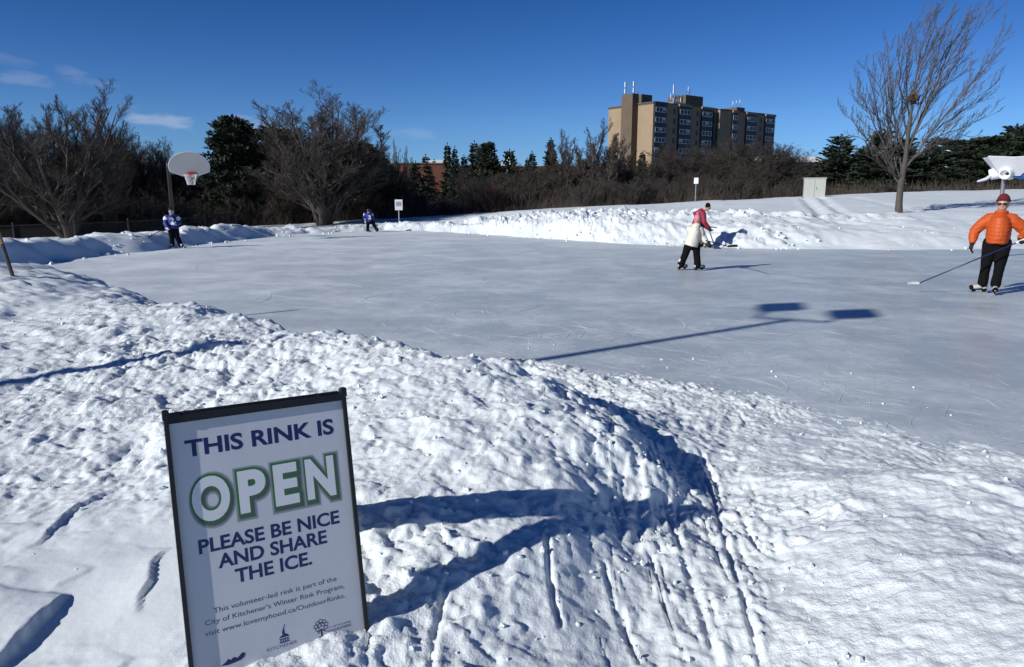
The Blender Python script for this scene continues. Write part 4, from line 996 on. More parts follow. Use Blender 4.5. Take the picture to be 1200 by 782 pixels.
# ---- the lone tree on the right: limbs follow the photographed fan
def lone_tree():
    D = 30.0; r = np.random.default_rng(77); bpt = at(1053, 249, D); zg = hz(bpt[0], bpt[1]); B = np.array([bpt[0], bpt[1], zg])
    def w(px, py, dy=0): return at(px, py, D+dy)-B
    e = empty('bare_tree', tuple(B), 0, 'lone leafless tree leaning right on the open snow slope, leafy nest in its crown', 'tree')
    tk = np.array([w(1053,253),w(1053.5,238),w(1055,222),w(1057.5,205),w(1061,188),w(1064,160),w(1068,130),w(1073,100)])
    k = 8; rt = np.array([.165,.135,.125,.118,.098,.075,.055,.035])
    V, Fq = tubes(tk[None], rt[None], 10); put('trunk', npmesh('trunk', V, Fq, True), 'barkgrey', e)
    limbs = []
    # (start px,py, via px,py, end px,py, radius)
    for a in [((1055,216),(1042,188),(1030,150),(1020,95),.070),((1041,186),(1018,165),(1000,145),(984,128),.030),((1036,168),(1022,140),(1010,115),(1001,88),.034),
              ((1055,210),(1046,180),(1040,130),(1033,62),.060),((1043,150),(1034,120),(1030,100),(1012,72),.03),((1057,205),(1051,165),(1047,130),(1046,85),.05),
              ((1062,180),(1052,150),(1043,110),(1040,48),.045),((1064,165),(1056,120),(1052,80),(1058,38),.045),((1066,145),(1062,110),(1062,70),(1075,22),.045),
              ((1068,130),(1072,95),(1080,55),(1094,12),.042),((1072,105),(1078,75),(1090,45),(1104,8),.036),((1073,100),(1086,68),(1100,38),(1117,14),.034),
              ((1060,190),(1074,150),(1098,95),(1140,20),.060),((1078,142),(1100,105),(1130,62),(1158,12),.040),((1064,172),(1086,125),(1106,75),(1128,16),.045),
              ((1060,198),(1082,168),(1112,130),(1172,62),.058),((1096,150),(1124,115),(1150,85),(1176,34),.034),((1086,164),(1112,140),(1140,122),(1172,92),.032),
              ((1062,192),(1090,172),(1120,160),(1150,158),.032),((1084,166),(1112,156),(1134,150),(1168,132),.026),((1057,212),(1046,200),(1020,185),(1002,178),.028),
              ((1050,205),(1030,178),(1008,160),(990,160),.026),((1070,118),(1092,86),(1112,50),(1148,18),.034),((1066,150),(1084,118),(1094,80),(1108,30),.036),
              ((1044,158),(1034,142),(1016,128),(994,108),.024),((1060,196),(1076,180),(1104,172),(1128,176),.022)]:
        s_, v1, v2, en, ra = a; dd = r.normal()*1.0; P_ = np.array([w(*s_), w(*v1, dd*.3), w(*v2, dd*.7), w(*en, dd*1.2)])
        t = np.linspace(0, 1, 9); s4 = np.linspace(0, 1, 4)
        # Catmull-like smooth through the four points
        Bz = np.array([((1-q)**3)*P_[0]+3*(1-q)**2*q*(P_[1]*1.5-P_[0]*.25-P_[2]*.25)+3*(1-q)*q*q*(P_[2]*1.5-P_[3]*.25-P_[1]*.25)+q**3*P_[3] for q in t])
        Bz[1:-1] += r.normal(size=(7,3))*.03
        limbs.append((Bz, ra))
    P = np.array([l[0] for l in limbs]); ra = np.array([l[1] for l in limbs])*.72; rr = ra[:,None]*np.linspace(1,.16,9)[None]+.003; cr = [tubes(P, rr, 6)]
    L_ = np.linalg.norm(P[:,-1]-P[:,0], axis=1)
    for cnt, ratio, ang, sup, kk_ in ((13,(.22,.46),(.25,.62),.22,6),(7,(.28,.55),(.25,.6),.22,5),(4,(.35,.6),(.25,.6),.15,3)):
        p, d, l, pid, t = children_of(P, L_, cnt, r, .14, .97, ang, ratio, .5)
        par = rr[pid]; pr = par[np.arange(len(pid)), np.minimum((t*(par.shape[1]-1)).astype(int), par.shape[1]-1)]
        P = curve(p, d, l, kk_, r, sup, .06, (.10,0,.02)); L_ = l; rr = np.maximum((pr*.58)[:,None]*np.linspace(1,.35,kk_)[None], .0042); cr.append(tubes(P, rr, 3))
    V, Fq = join(cr); put('crown', npmesh('crown', V, Fq), 'barkgrey', e)
    nb = w(1070,116)+B; nst = MB(); 
    for i in range(160):
        c = r.normal(size=3)*[.11,.11,.10]; q = r.normal(size=(3,3))*.06; nst.add([c+q[0], c+q[1], c+q[2]], [(0,1,2)])
    nst.ball((0,0,0), (.15,.15,.12), 10, 7)
    o = nst.build('leaf_nest', 'nest'); o.location = tuple(nb); tag(o, 'brown clump of dry leaves, a nest high in the lone bare tree', 'nest')
lone_tree()
# ---- planted by eye along the edge of the wood
GL = 'bare trees behind the black fence on the left'; GM = 'bare trees in front of the red brick building'; GT = 'bare trees below the apartment block'
place('multi2', 60, 37, 98, 'large spreading bare tree with many stems behind the left fence', cat='tree', wid=205)
place('multi2', -45, 40, 112, 'bare tree cut off by the left edge of the picture', wid=190)
place('multi', 372, 44, 108, 'big round crowned bare tree with many stems in front of dark pines', wid=140)
for i, (px, D, ty, wd) in enumerate([(112,47,138,70),(140,50,150,66),(168,51,158,56),(190,52,170,50),(30,48,150,90),(215,52,190,50),(86,52,146,70),(128,58,162,80),(238,55,200,60),(5,56,138,110),(172,60,172,60),(60,60,150,120),(150,62,160,90),(205,58,178,70),(232,62,190,70),(110,64,158,90)]):
    place(['round','round2','multi'][i%3], px, D, ty, 'leafless tree in the wood left of the basketball hoop and dark pines', GL, wid=wd)
place('spruce', 148, 55, 177, 'small dark spruce among bare trees left of the basketball hoop', wid=42)
place('spruce', 80, 50, 172, 'dark conifer half hidden behind the large spreading bare tree', wid=70)
place('pine', 272, 49, 137, 'tallest dark pine right of the basketball hoop', wid=66)
place('pine', 322, 52, 150, 'dark pine directly behind the big round crowned bare tree', wid=78)
place('widepine', 352, 56, 168, 'low broad dark pine filling the gap behind the big round crowned bare tree', wid=110)
place('pine', 418, 51, 166, 'dark pine to the right of the big round crowned bare tree', wid=70)
place('widepine', 300, 58, 185, 'low dark pine between the tallest pine and the big bare tree', wid=110)
place('widepine', 443, 57, 184, 'broad low dark pine sloping down toward the red brick building', wid=50)
for i, (px, D, ty, wd) in enumerate([(250,50,186,60),(432,50,184,60),(300,48,192,70),(458,53,188,44),(405,55,185,70),(345,50,195,80),(275,54,180,80),(385,60,180,90)]):
    place(['round','round2'][i%2], px, D, ty, 'leafless tree in the understorey around the dark pines', 'bare trees around the dark pines', wid=wd)
for i, (px, D, ty, wd) in enumerate([(448,72,166,24),(462,74,164,22),(476,73,172,20)]):
    place('upright', px, D, ty, 'thin upright bare tree rising above the left end of the brick roof', 'thin bare trees above the brick roof', wid=wd)
con = [('narrow',499,88,184,20,'small spruce pair tip, left one just above the snowy brick roof'),('narrow',509,90,189,15,'smallest spruce tip right above the snowy brick roof'),('ragged',487,62,191,30,'dark conifer standing in front of the left half of the brick wall'),
       ('narrow',524,84,171,18,'slender spruce at the right end of the red brick wall'),('narrow',533,80,175,16,'slender spruce beside the taller one at the end of the brick wall'),('narrow',544,86,184,18,'low spruce tip between two taller groups of spruces'),
       ('narrow',556,66,168,24,'tall dark spruce left of the twin columns in the middle of the wood'),('pine',571,62,167,30,'tall column shaped dark pine in the middle of the wood'),('snowy',597,62,177,36,'dark conifer dusted with snow right of the column shaped pine'),
       ('narrow',624,70,180,18,'short spruce tip halfway between column pine and tall spruce'),('narrow',618,74,187,14,'faint small spruce tip beside the short one'),('spruce',646,60,164,34,'tall pointed spruce left of the two high bare trees'),
       ('spruce',753,75,179,28,'small pointed spruce in front of the sunlit end wall'),('spruce',776,78,170,34,'dark spruce at the corner of the apartment block'),('ragged',690,66,186,44,'dark conifer behind the high bare trees'),
       ('pine',925,72,196,26,'low dark conifer left of the utility cabinet')]
for pr, px, D, ty, wd, lb in con: place(pr, px, D, ty, lb, wid=wd)
for i, (px, D, ty, wd) in enumerate([(545,57,192,40),(585,58,200,46),(610,56,196,46),(632,54,192,50),(663,58,190,46),(560,54,205,44),(600,62,190,50),(575,56,215,40),(466,55,200,40),(680,56,196,50),(645,60,200,50),(615,52,214,40)]):
    place(['round','round2','multi'][i%3], px, D, ty, 'leafless tree of the wood in front of the red brick building', GM, wid=wd)
place('upright', 660, 57, 152, 'high thin bare tree between the pointed spruce and the apartment block', wid=50)
place('upright', 705, 54, 139, 'highest upright bare tree just left of the apartment block', wid=60)
place('upright', 722, 56, 158, 'upright bare tree overlapping the sunlit end wall of the apartment block', wid=54)
place('upright', 690, 58, 160, 'slender bare tree left of the highest upright one', wid=36)
for i, (px, D, ty, wd) in enumerate([(745,60,200,44),(770,58,190,50),(795,60,178,60),(820,62,168,64),(845,60,172,60),(868,58,184,54),(888,57,178,56),(908,58,170,54),(928,60,180,50),(780,66,196,60),(835,68,184,60),(860,64,196,50),(900,66,186,50),(945,66,198,40),(760,64,206,50),(735,56,196,40),(965,64,200,40),(810,56,200,46),(880,54,190,54),(725,60,186,44),(785,62,172,70),(855,60,160,64),(895,60,164,70),(915,62,164,70),(935,62,172,60),(875,66,168,70),(805,66,170,80),(750,66,186,60),(840,58,178,70)]):
    place(['round','round2','multi','round'][i%4], px, D, ty, 'leafless tree of the brown wood below the apartment block', GT, wid=wd)
ev = [('ragged',952,66,192,44,'leftmost dark conifer behind the utility cabinet'),('ragged',986,60,160,66,'tall dark conifer right of the utility cabinet'),('spruce',1012,62,172,50,'dark conifer in the gap between two taller ones left of the lone tree'),
      ('ragged',1036,58,154,70,'dark conifer directly behind the left limbs of the lone tree'),('ragged',1064,60,162,56,'dark conifer behind the trunk of the lone tree'),('snowy',1100,60,162,60,'snow flecked loose conifer right of the lone tree'),
      ('widepine',1130,62,164,90,'broad dark pine beyond the shadow of the lone tree'),('widepine',1162,60,160,90,'broad dark pine left of the funnel ball game'),('ragged',1192,62,148,80,'tall dark conifer above the funnel ball game'),
      ('widepine',1225,60,144,100,'dark pine cut by the right edge of the picture'),('ragged',1262,60,160,80,'dark conifer just past the right edge'),('widepine',1012,66,186,70,'low dark pine behind the conifers left of the lone tree'),
      ('widepine',1085,68,184,70,'low dark pine behind the lone tree'),('widepine',1110,58,196,60,'low dark pine in front of the loose conifer'),('ragged',1150,70,180,70,'low dark conifer behind the broad pines')]
for pr, px, D, ty, wd, lb in ev: place(pr, px, D, ty, lb, wid=wd)
for i, (px, D, ty, wd) in enumerate([(1305,60,150,90),(1350,61,158,90),(1400,60,148,100),(1450,62,156,90),(1510,61,150,100)]):
    place(['widepine','ragged'][i%2], px, D, ty, 'dark conifer of the row running on past the right edge', 'conifers running on past the right edge', wid=wd)
# shrubs along the edge
zones = [(-60,190,'bare shrub along the fence left of the basketball hoop'),(190,455,'bare shrub at the foot of the dark pines'),(455,700,'bare shrub in front of the red brick building'),(700,945,'bare shrub along the wood below the apartment block'),(945,1260,'bare shrub under the evergreens on the right')]
for z0, z1, lb in zones:
    n = int((z1-z0)/(8.0 if z0 != 455 else 12))
    for i in range(n):
        px = z0+(z1-z0)*(i+rng.random())/n; Df = np.interp(px, [-60,190,300,455,560,700,820,945,1100,1260], [40,43,47,48,49,46,47,50,53,53]); D = Df+rng.random()*7
        red = 560 < px < 690
        ty = np.interp(px, [-60,190,455,560,700,850,945,1260], [232,228,224,220,208,206,212,206])+rng.normal()*8+(16 if z0 == 945 else 0)
        if 488 < px < 534: ty = max(ty, 231)
        pr = ['shrub','shrub2','shrubred'][rng.choice(3, p=[.42,.36,.22] if red else [.5,.44,.06])]
        place(pr, px, D, ty, lb, 'shrubs '+lb.split('shrub ')[1], 'shrub', wid=30+18*rng.random())
# dry stems and brush that nobody could count
def brush():
    r = np.random.default_rng(91); n = 24000
    px = -120+1440*r.random(n); Df = np.interp(px, [-120,190,300,455,560,700,820,945,1100,1320], [40,42.5,46,47.5,49,45.5,46,49.5,52.5,52.5]); D = Df+.4+r.random(n)**1.5*16
    P0 = np.stack([(px-600)/F*D/.98*1.0, D, np.zeros(n)], 1); P0[:,2] = hz_base(P0[:,0], P0[:,1])
    hh = (.3+1.0*r.random(n)**1.8)*np.interp(px, [-120,600,900,1320], [1.2,1.1,.95,.75])
    P = curve(P0, np.array([0,0,1.])+r.normal(size=(n,3))*.33, hh, 3, r, .1, .16)
    V, Fq = tubes(P, np.full((n,3), .0085)*np.array([1,.8,.5]), 3)
    o = put('undergrowth', npmesh('undergrowth', V, Fq), 'drygrass'); tag(o, 'tangle of dry brown stems along the foot of the wood', 'undergrowth', kind='stuff')
brush()
# ---------------------------------------------------------------- brick apartment block
def brick(name, c, c2, sc=1.0):
    m = bpy.data.materials.new(name); m.use_nodes = True; nt = m.node_tree; N = nt.nodes; L = nt.links; b = N['Principled BSDF']; b.inputs['Roughness'].default_value = .85
    tc = N.new('ShaderNodeTexCoord'); sp = N.new('ShaderNodeSeparateXYZ'); L.new(tc.outputs['Object'], sp.inputs[0])
    ad = N.new('ShaderNodeMath'); ad.operation = 'ADD'; L.new(sp.outputs[0], ad.inputs[0]); L.new(sp.outputs[1], ad.inputs[1])
    cb = N.new('ShaderNodeCombineXYZ'); L.new(ad.outputs[0], cb.inputs[0]); L.new(sp.outputs[2], cb.inputs[1])
    br = N.new('ShaderNodeTexBrick'); br.inputs['Scale'].default_value = 1.0*sc; br.inputs['Brick Width'].default_value = .8; br.inputs['Row Height'].default_value = .27
    br.inputs['Mortar Size'].default_value = .03; br.inputs['Color1'].default_value = (*c,1); br.inputs['Color2'].default_value = (*c2,1); br.inputs['Mortar'].default_value = (*[x*.8 for x in c],1)
    L.new(cb.outputs[0], br.inputs[0])
    n = N.new('ShaderNodeTexNoise'); n.inputs['Scale'].default_value = .35; n.inputs['Detail'].default_value = 5; L.new(tc.outputs['Object'], n.inputs[0])
    mr = N.new('ShaderNodeMapRange'); mr.inputs['To Min'].default_value = .82; mr.inputs['To Max'].default_value = 1.15; L.new(n.outputs[0], mr.inputs[0])
    ml = N.new('ShaderNodeVectorMath'); ml.operation = 'SCALE'; L.new(br.outputs[0], ml.inputs[0]); L.new(mr.outputs[0], ml.inputs['Scale']); L.new(ml.outputs[0], b.inputs['Base Color'])
    return m
M['tan'] = brick('tan_brick', (.33,.25,.16), (.30,.225,.145), .9)
M['tandark'] = brick('brown_brick', (.13,.098,.068), (.115,.085,.06), .9)
M['redbrick'] = brick('red_brick', (.17,.065,.038), (.14,.052,.032), 1.4)
M['spandrel'] = mat('dark_spandrel', (.020,.021,.028), .5, var=.1, vscale=.5)
M['glass'] = mat('window_glass', (.012,.015,.02), .3, spec=.35)
M['blind'] = mat('pale_window_frame', (.62,.62,.60), .5)
M['roofgrey'] = mat('roof_coping', (.10,.10,.10), .7)
M['snowroof'] = mat('roof_snow', (.72,.76,.79), .7, var=.05, vscale=1, bump=.3, bscale=3)
UX, UY = .80, .60; VX, VY = -.60, .80          # along the long face / into the building
cor = at(766, 120, 210); RZ = cor[2]; gz = -2.5; HT = RZ-gz
ap = empty('apartment_block', (cor[0], cor[1], gz), math.atan2(UY, UX), 'tall tan brick apartment block with rooftop antennas beyond the trees', 'apartment block')
# local frame: x along the long face, y into the building, z up
def sx_of(px):   # photo column -> metres along the long face
    k_ = (px-600)/F
    # perspective along a pitched camera is close to horizontal at the roof line; use depth y*cosP+d*sinP
    f_ = lambda s_: (cor[0]+UX*s_)/((cor[1]+UY*s_)*cP+(H-RZ+8)*sP)-k_
    lo, hi = -60., 120.
    for _ in range(50):
        m_ = (lo+hi)/2
        if f_(m_) < 0: lo = m_
        else: hi = m_
    return (lo+hi)/2
X6 = lambda v: sx_of(710+v/6.0)-sx_of(766.6)
LN = X6(1165); X2 = X6(783); DEP = 18.0
MB().box((X2/2, DEP/2, HT/2),(X2, DEP, HT)).build('wall', 'tan', ap)
MB().box(((X2+LN)/2+.02, DEP/2-1.1, HT/2-.15),(LN-X2, DEP, HT-.3)).build('wall', 'tan', ap)
MB().box((X2/2-.1, DEP/2, HT+.12),(X2+.4, DEP+.4, .24)).build('roof_coping', 'roofgrey', ap)
MB().box(((X2+LN)/2+.1, DEP/2-1.1, HT-.15+.12),(LN-X2+.3, DEP+.4, .24)).build('roof_coping', 'roofgrey', ap)
FL = 2.78
bays = [(343,425,'b'),(478,494,'s'),(512,596,'b'),(640,655,'s'),(670,746,'b'),(866,900,'n'),(962,1034,'b'),(1062,1076,'s'),(1094,1160,'b')]
for a, b, kd in bays:
    xa, xb = X6(a), X6(b); yo = 0 if a < 783 else -1.1; top = HT if a < 783 else HT-.3
    if kd != 's':
        MB().box(((xa+xb)/2, yo-.22, (top-.35)/2),(xb-xa, .50, top-.35)).build('bay', 'spandrel', ap)
        MB().box(((xa+xb)/2, yo-.3, top-.06),(xb-xa+.3, .75, .62)).build('bay_parapet', 'tan' if a > 343 else 'spandrel', ap)
        yf = yo-.48
    else: yf = yo-.005
    for fl in range(9):
        zc = top-1.9-fl*FL; w = (xb-xa)*(.84 if kd == 'b' else (.8 if kd == 'n' else .8)); hgt = 1.25 if kd != 's' else 1.5
        nw = 3 if kd == 'b' else (2 if kd == 'n' else 1); fr = MB(); xc = (xa+xb)/2
        t = .16 if kd != 's' else .06
        for s_ in (-1, 1): fr.box((xc, yf, zc+s_*hgt/2),(w, .1, t))
        for q in range(nw+1): fr.box((xc-w/2+q*w/nw, yf-.003, zc),(t*1.3, .1, hgt-t))
        o = fr.build('window', 'blind' if kd != 's' else 'roofgrey', ap)
        MB().box((xc, yf+.02, zc),(w-.05, .05, hgt-.05)).build('pane', 'glass', o)
        if kd == 'b' and (fl*7+int(a))%4:   # half drawn blinds
            q = rng.integers(0, 3); MB().box((xc-w/2+(q+.5)*w/3, yf-.012, zc+.2),(w/3*.62, .03, hgt*.5)).build('blind', 'blind', o)
# dark slab whose colour stands in for the shaded recess between the wings
MB().box(((X6(752)+X2)/2, -.25, (HT-1)/2),(X2-X6(752)-.1, .45, HT-1)).build('recess_shade_slab', 'spandrel', ap)
# windowless sunlit end with a stair tower
MB().box((-1.1, 8.2, (HT+2.9)/2),(2.4, 4.4, HT+2.9)).build('stair_tower', 'tandark', ap)
MB().box((2.4, 7.6, HT+1.45),(4.5, 5.5, 2.6)).build('stair_penthouse', 'tandark', ap)
MB().box((2.6, 4.82, HT+1.3),(2.6, .06, .5)).build('louvre', 'spandrel', ap)
for z_ in np.arange(HT-2.6, 4, -FL): 
    pass
MB().box((-.04, 2.9, HT-.2),(.10, 6.0, .4)).build('end_coping', 'tandark', ap); MB().box((-.04, 14.3, HT-.2),(.10, 7.6, .4)).build('end_coping', 'tandark', ap)
px0, px1 = X6(625), X6(745)
MB().box(((px0+px1)/2, 7, HT+1.9),(px1-px0, 7, 3.8)).build('lift_penthouse', 'tandark', ap)
MB().box((X6(1010), 6, HT+.9),(X6(1040)-X6(985), 5, 2.2)).build('lift_penthouse', 'tandark', ap)
MB().box(((px0+px1)/2-6, 6, HT+.7),(7, 5, 1.4)).build('plant_box', 'galv', ap)
az0 = math.atan2(UY, UX)
def mast(v6, y_, topX, h, label, kind='panel'):
    xl = X6(v6); p = np.array([cor[0]+UX*xl+VX*y_, cor[1]+UY*xl+VY*y_, gz+HT+topX])
    o = empty('antenna_mast', tuple(p), az0, label, 'antenna', 'antennas on the apartment block roof')
    MB().tube([(0,0,-.3),(0,0,h)], .07, 6).build('mast', 'galv', o)
    if kind == 'panel': MB().box((0,-.1,h*.78),(.42,.25,h*.42)).box((0,-.1,h*.26),(.42,.25,h*.30)).build('panel_antenna', 'white', o)
    elif kind == 'lattice':
        m = MB()
        for s_ in (-.5,.5): m.tube([(s_,0,-.2),(s_,0,h*.8)], .06, 5)
        for q in range(4): m.tube([(-.5,0,q*h*.2),(.5,0,(q+1)*h*.2)], .04, 4)
        m.box((.5,-.2,h*.72),(.3,.2,1.1)).box((-.5,-.2,h*.55),(.3,.2,1.1)).build('lattice_frame', 'galv', o)
        MB().tube([(.0,-.25,h*.4),(0,-.45,h*.4)], [.5,.55], 14).build('dish', 'white', o)
    elif kind == 'whip': MB().box((0,0,h*.7),(.16,.16,h*.35)).build('whip_antenna', 'white', o)
# end tower pair stands over the stair tower
def mast_at(xl, y_, z_, h, label, kind):
    p = np.array([cor[0]+UX*xl+VX*y_, cor[1]+UY*xl+VY*y_, gz+z_]); o = empty('antenna_mast', tuple(p), az0, label, 'antenna', 'antennas on the apartment block roof')
    MB().tube([(0,0,-.3),(0,0,h)], .07, 6).build('mast', 'galv', o)
    if kind == 'panel': MB().box((0,-.1,h*.78),(.45,.3,h*.40)).box((0,-.1,h*.28),(.45,.3,h*.36)).build('panel_antenna', 'white', o)
mast_at(-1.6, 9.8, HT+2.9, 3.6, 'left white panel antenna of the pair on the brown stair tower', 'panel')
mast_at(-1.2, 6.8, HT+2.9, 3.5, 'right white panel antenna of the pair on the brown stair tower', 'panel')
mast_at(3.5, 9.5, HT+2.7, 3.2, 'thin bare aerial behind the stair tower pair', 'none')
for a in [(565,5,0,6.6,'tallest white panel antenna in the middle of the roof','panel'),(548,5,0,4.4,'thin aerial left of the tallest white antenna','whip'),(583,6,0,4.6,'lattice aerial frame with a dish right of the tallest antenna','lattice'),(604,6,0,4.8,'lattice aerial frame with a dish beside the dark penthouse','lattice'),
          (616,5,0,3.4,'short aerial touching the dark penthouse','whip'),(703,7,3.8,3.6,'aerial with white tip on the dark penthouse','whip'),(712,7,3.8,2.6,'short aerial just right of the white tipped one on the penthouse','none'),(746,7,0,5.6,'dark thin aerial at the right side of the penthouse','none'),
          (980,5,1.0,3.4,'left aerial of the far right trio','whip'),(1004,5,2.0,2.6,'middle aerial of the far right trio','whip'),(1028,5,2.0,3.0,'right aerial of the far right trio','whip'),(660,7,3.8,2.8,'thin aerial at the left side of the penthouse','none')]: mast(*a)
# ---------------------------------------------------------------- red brick school behind the trees
t = at(527, 192.5, 88); rz_ = t[2]
sc = empty('brick_building', (t[0], t[1], -2), math.atan2(.12, 1), 'long low red brick building with snow on its flat roof behind the trees', 'building')
wl = (527-440)*88/F; h_ = rz_+2
MB().box((-wl/2, 6, h_/2),(wl, 12, h_)).build('wall', 'redbrick', sc)
MB().box((11, 14, h_/2-.0),(22, 14, h_-.15)).build('wall', 'redbrick', sc)
MB().box((-wl/2, 6, h_+.06),(wl+.2, 12.2, .16)).build('roof_coping', 'roofgrey', sc)
MB().box((11, 14, h_+.0),(22.2, 14.2, .2)).build('roof_coping', 'roofgrey', sc)
MB().box((-1.6, 7, h_+.42),(3.0, 6, .5)).build('roof_snow', 'snowroof', sc)
MB().box((6.5, 12, h_+.35),(3.0, 6, .45)).build('roof_snow', 'snowroof', sc)
for i, (x_, w_) in enumerate([(-6.5,1.2),(-4.4,1.6),(3,2),(8,2),(13,2)]):
    yy = -.03 if x_ < 0 else 6.95
    o = MB().box((x_, yy, 4.0),(w_, .1, .5)).build('window', 'blind', sc); MB().box((x_, yy-.03, 4.0),(w_-.25, .08, .3)).build('pane', 'glass', o)
MB().box((-1.3, -.6, 2.7),(2.6, 1.2, .2)).build('canopy', 'snowroof', sc)
# pale snowy roofs glimpsed between the trees
for px, D, top, w_, lab, bx in [(385,95,233,9,'snow roofed low shed glimpsed behind the big round crowned bare tree',.9),(128,90,214,5,'small snow roofed house glimpsed between bare trees left of the hoop',1.0),(934,130,184,12,'flat grey roofed building beyond the trees left of the tall conifer',1.0),(1108,95,186,8,'snow roofed house glimpsed behind the lone bare tree',1.0)]:
    t = at(px, top, D); z0 = hz(t[0], t[1])-.5; hh = max(2.5, t[2]-z0)
    o = empty('snowy_house', (t[0], t[1], z0), .2, lab, 'house')
    MB().box((0,3,hh/2-.4),(w_,6,hh-.8)).build('wall', 'tandark', o)
    MB().add([(-w_/2-.3,-.4,hh-.9),(w_/2+.3,-.4,hh-.9),(w_/2+.3,6.4,hh-.9),(-w_/2-.3,6.4,hh-.9),(-w_/2-.3,3,hh+.3),(w_/2+.3,3,hh+.3)], [(0,1,5,4),(2,3,4,5),(0,4,3),(1,2,5),(3,2,1,0)]).build('roof', 'snowroof', o)
    q = MB().box((0,-.03,hh*.4),(1.4,.08,1.0)).build('window', 'blind', o); MB().box((0,-.06,hh*.4),(1.2,.06,.8)).build('pane', 'glass', q)
# ---------------------------------------------------------------- people
M['skin'] = mat('skin', (.48,.28,.20), .5, var=.08, vscale=9)
M['orange'] = mat('orange_nylon', (.50,.082,.014), .55, spec=.3, var=.10, vscale=9, bump=.25, bscale=30)
M['blackcloth'] = mat('black_cloth', (.005,.005,.006), .95, spec=.15, var=.3, vscale=12, bump=.3, bscale=60)
M['glove'] = mat('black_glove', (.010,.010,.011), .6)
M['redknit'] = mat('red_knit', (.12,.008,.014), .9, var=.2, vscale=30, bump=.5, bscale=90)
M['cream'] = mat('cream_nylon', (.66,.62,.53), .6, var=.08, vscale=8, bump=.3, bscale=25)
M['pinkwool'] = mat('pink_wool', (.55,.20,.24), .9, var=.4, vscale=22, bump=.4, bscale=60)
M['redjacket'] = mat('crimson_jacket', (.26,.012,.035), .65, var=.15, vscale=8, bump=.3, bscale=20)
M['bluejersey'] = mat('blue_jersey', (.008,.020,.20), .7, var=.15, vscale=8, bump=.3, bscale=20)
M['whitecloth'] = mat('white_cloth', (.68,.69,.72), .7)
M['skatewhite'] = mat('skate_leather', (.50,.49,.46), .5, var=.15, vscale=20)
M['steel'] = mat('blade_steel', (.6,.62,.65), .25, .9)
M['bluestick'] = mat('blue_stick', (.02,.02,.09), .35)
M['lens'] = mat('dark_lens', (.008,.008,.01), .08, spec=.8)
M['helmet'] = mat('dark_helmet', (.010,.014,.05), .3)
def A(*v): return np.array(v, float)
def lerp(a, b, t): return A(*a)*(1-t)+A(*b)*t
def hand(mb, wrist, d, palm_n, s=1.0, curl=.9, thumb_side=1):
    """gloved hand: palm, four unequal bent fingers and a thumb leaving the side near the wrist"""
    w = A(*wrist); d = A(*d); d /= np.linalg.norm(d); n = A(*palm_n); n -= d*n.dot(d); n /= np.linalg.norm(n); side = np.cross(d, n)
    mb.tube([w-d*.03*s, w+d*.02*s, w+d*.075*s], [.030*s,.036*s,.038*s], 10, round_=True, sq=.8)
    for i, (o, l) in enumerate(((-.033,.070),(-.011,.082),(.011,.077),(.033,.060))):
        b = w+d*.08*s+side*o*s; p = [b-d*.03*s, b]; dd = d.copy(); 
        for q in range(3):
            a = curl*(.45+.25*q); dd = dd*math.cos(a)+n*math.sin(a); dd /= np.linalg.norm(dd); p.append(p[-1]+dd*l*s*(.42,.33,.25)[q]); 
        mb.tube(p, [.012*s,.0125*s,.012*s,.011*s,.010*s], 7, round_=True)
    tb = w+d*.015*s+side*thumb_side*.03*s; td = d*.65+side*thumb_side*.6+n*.35; td /= np.linalg.norm(td)
    t2 = d*.85+n*.5; t2 /= np.linalg.norm(t2)
    mb.tube([tb, tb+td*.04*s, tb+td*.04*s+t2*.035*s], [.016*s,.014*s,.011*s], 7, round_=True)
def skate(p, toe, s, parent, up=(0,0,1), mats=('skatewhite','blackcloth')):
    """ice skate: boot with shaft, sole, holder and blade; p = point on the ice under the heel-ankle"""
    f = A(*toe); f[2] = 0; f /= np.linalg.norm(f); r_ = np.cross(f, A(0,0,1)); p = A(*p)
    Rm = np.stack([f, r_, A(0,0,1)], 1)
    b = MB(); T = lambda x_, z_, y_=0: p+Rm@A(x_*s, y_*s, z_*s)
    b.tube([T(-.015,.235),T(-.015,.19),T(-.012,.15),T(.03,.115),T(.10,.105),T(.165,.098)], [.050*s,.050*s,.047*s,.044*s,.042*s,.034*s], 12, round_=True, sq=.95)
    b.tube([T(-.045,.12),T(-.03,.11)], [.040*s,.045*s], 10, round_=True)
    k = b.fuse('skate', mats[0], parent, .010*s, 2)
    MB().box(T(.05,.068), (.25*s,.075*s,.016*s), Rm).box(T(-.035,.045), (.055*s,.020*s,.040*s), Rm).box(T(.12,.045), (.055*s,.020*s,.040*s), Rm).build('blade_holder', mats[1], k)
    MB().prism([(-.09*s,.002),(-.095*s,.022*s),(-.07*s,.030*s),(.17*s,.030*s),(.195*s,.020*s),(.18*s,.004)], -.0025, .0025).xf(np.vstack([np.column_stack([f, A(0,0,1), r_, p]), [0,0,0,1]])).build('blade', 'steel', k)
    tc_ = MB(); tc_.ball(T(.155,.100), (.045*s,.040*s,.036*s), 10, 7, Rm).build('toe_cap', mats[1], k, True)
    lc = MB()
    for i in range(5): lc.tube([T(.034-.008*i,.155+.022*i,-.022), T(.040-.008*i,.158+.022*i,.022)], .004*s, 5)
    lc.build('laces', 'whitecloth' if mats[0] != 'skatewhite' else 'blackcloth', k)
